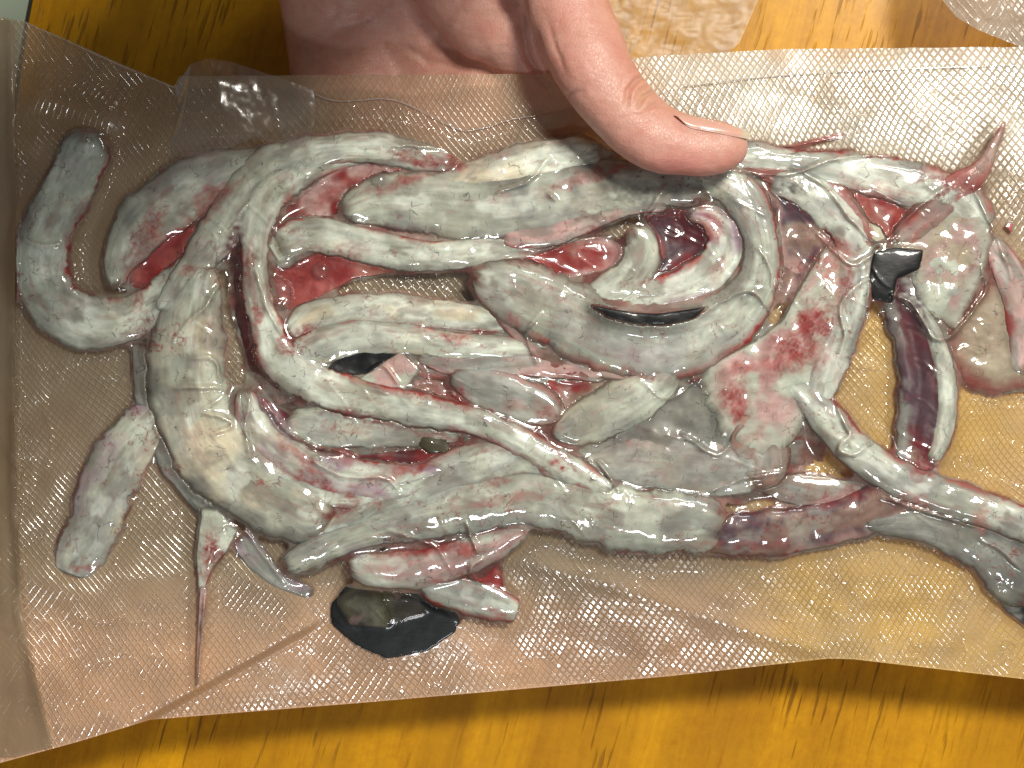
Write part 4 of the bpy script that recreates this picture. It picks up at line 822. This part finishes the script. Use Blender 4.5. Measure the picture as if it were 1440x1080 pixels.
disp += .25*fbm(hx/40., hy/40., 55, 3)+.07*fbm(hx/9., hy/9., 57, 3)
# knuckle bulge
disp += .5*np.exp(-(((hx-905)/22.)**2+((hy-135)/22.)**2))*upf
co = co+no*disp[:, None]*MM
hm.vertices.foreach_set('co', co.astype(np.float32).ravel())
base = np.array((.68, .38, .30)); pk = np.array((.68, .25, .215)); dk = np.array((.42, .19, .13))
f = np.exp(-(((hx-965)/60.)**2+((hy-235)/26.)**2))+.8*np.exp(-(((hx-760)/40.)**2+((hy-120)/60.)**2))+.6*np.exp(-(((hx-640)/140.)**2+((hy-190)/60.)**2))
f = np.clip(f*.7+.25*fbm(hx/40., hy/40., 61, 3), 0, .85)[:, None]
col = base*(1-f)+pk*f
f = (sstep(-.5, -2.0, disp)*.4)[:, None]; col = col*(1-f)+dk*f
ye = np.exp(-(((hx-905)/18.)**2+((hy-135)/22.)**2))[:, None]*.5; col = col*(1-ye)+np.array((.58, .40, .24))*ye
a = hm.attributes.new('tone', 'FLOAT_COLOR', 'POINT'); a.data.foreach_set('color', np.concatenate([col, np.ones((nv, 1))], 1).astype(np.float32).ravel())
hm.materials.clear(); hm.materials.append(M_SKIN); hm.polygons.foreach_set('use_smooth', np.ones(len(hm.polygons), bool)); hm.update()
hand = obj('hand', hm, None, 'bare hand pinching the top of the bag, thumb on top and fingers underneath', 'hand')
# added unseen sleeve, widened to throw shade on the palm and table
N = NT('shade_sleeve_cloth'); pos = N.n('NewGeometry').outputs['Position']
M_SHADE_SLEEVE = N.done(N.n('BsdfPrincipled', {'Base Color': N.mix(N.noise(pos, 300, 4), (.03, .035, .05), (.06, .065, .085)), 'Roughness': .9}))
V, q, t = limb([(900,-1600,330,275),(800,-900,320,172),(730,-560,310,116),(690,-340,290,92)], .9, n=32)
obj('shade_sleeve', mesh_np('shade_sleeve', V, q, M_SHADE_SLEEVE, tris=t), hand)
# thumb nail, seen almost edge on along the upper side of the thumb tip
N = NT('thumb_nail'); pos = N.n('NewGeometry').outputs['Position']
tone = N.n('Attribute', attribute_name='tone').outputs['Color']
M_NAIL = N.done(N.n('BsdfPrincipled', {'Base Color': tone, 'Roughness': .22, 'Subsurface Weight': .3, 'Subsurface Scale': .002, 'Coat Weight': .5}))
nn_, mm_ = 46, 16
t = np.linspace(0, 1, nn_)[:, None]; v = np.linspace(-1, 1, mm_)[None, :]
cx = 952+(1056-952)*t; up_y = 163+22*t**1.6
wdt = 14*np.sqrt(np.clip(1-(1-np.clip(t/.25, 0, 1))**2, 0.02, 1))*(1-.35*t**3)
X = cx+4*v*(1-t)-5*v*v*t; Y = up_y+wdt*.5*(v+1)*1.25-1
sel = (hx > 930) & (hx < 1070) & (hy > 140) & (hy < 220) & (no[:, 2] > -.1)
sx_, sy_, sz_ = hx[sel], hy[sel], co[sel, 2]/MM
D = (X.ravel()[:, None]-sx_)**2+(Y.ravel()[:, None]-sy_)**2
zz = np.where(D < 36, sz_[None, :], -99).max(1); near = sz_[D.argmin(1)]
Z = np.where(zz > -50, zz, near).reshape(X.shape)
for _ in range(6): Z[1:-1] = (Z[:-2]+2*Z[1:-1]+Z[2:])/4; Z[:, 1:-1] = (Z[:, :-2]+2*Z[:, 1:-1]+Z[:, 2:])/4
Z = Z+.55*np.clip(1-v*v, 0, 1)-.22+.12*(v < -.5)
vx, vy, vz = P(X.ravel(), Y.ravel(), (Z).ravel()*MM)
tip = sstep(.84, .93, t+0*v)[..., None]; nc = np.array((.72, .42, .34))*(1-tip)+np.array((.66, .56, .42))*tip
top_ = np.stack([vx, vy, vz], 1); botm = top_-np.array([0, 0, .0012])
q1 = gridq(nn_, mm_); q2 = gridq(nn_, mm_, nn_*mm_)[:, ::-1]
ring = [i*mm_ for i in range(nn_)]+[(nn_-1)*mm_+j for j in range(1, mm_)]+[i*mm_+mm_-1 for i in range(nn_-2, -1, -1)]+[j for j in range(mm_-2, 0, -1)]
rq = [(ring[i], ring[(i+1) % len(ring)], ring[(i+1) % len(ring)]+nn_*mm_, ring[i]+nn_*mm_) for i in range(len(ring))]
obj('nail', mesh_np('nail', np.concatenate([top_, botm]), np.concatenate([q1, q2, np.array(rq)]), M_NAIL, np.concatenate([nc.reshape(-1, 3)]*2)), hand)
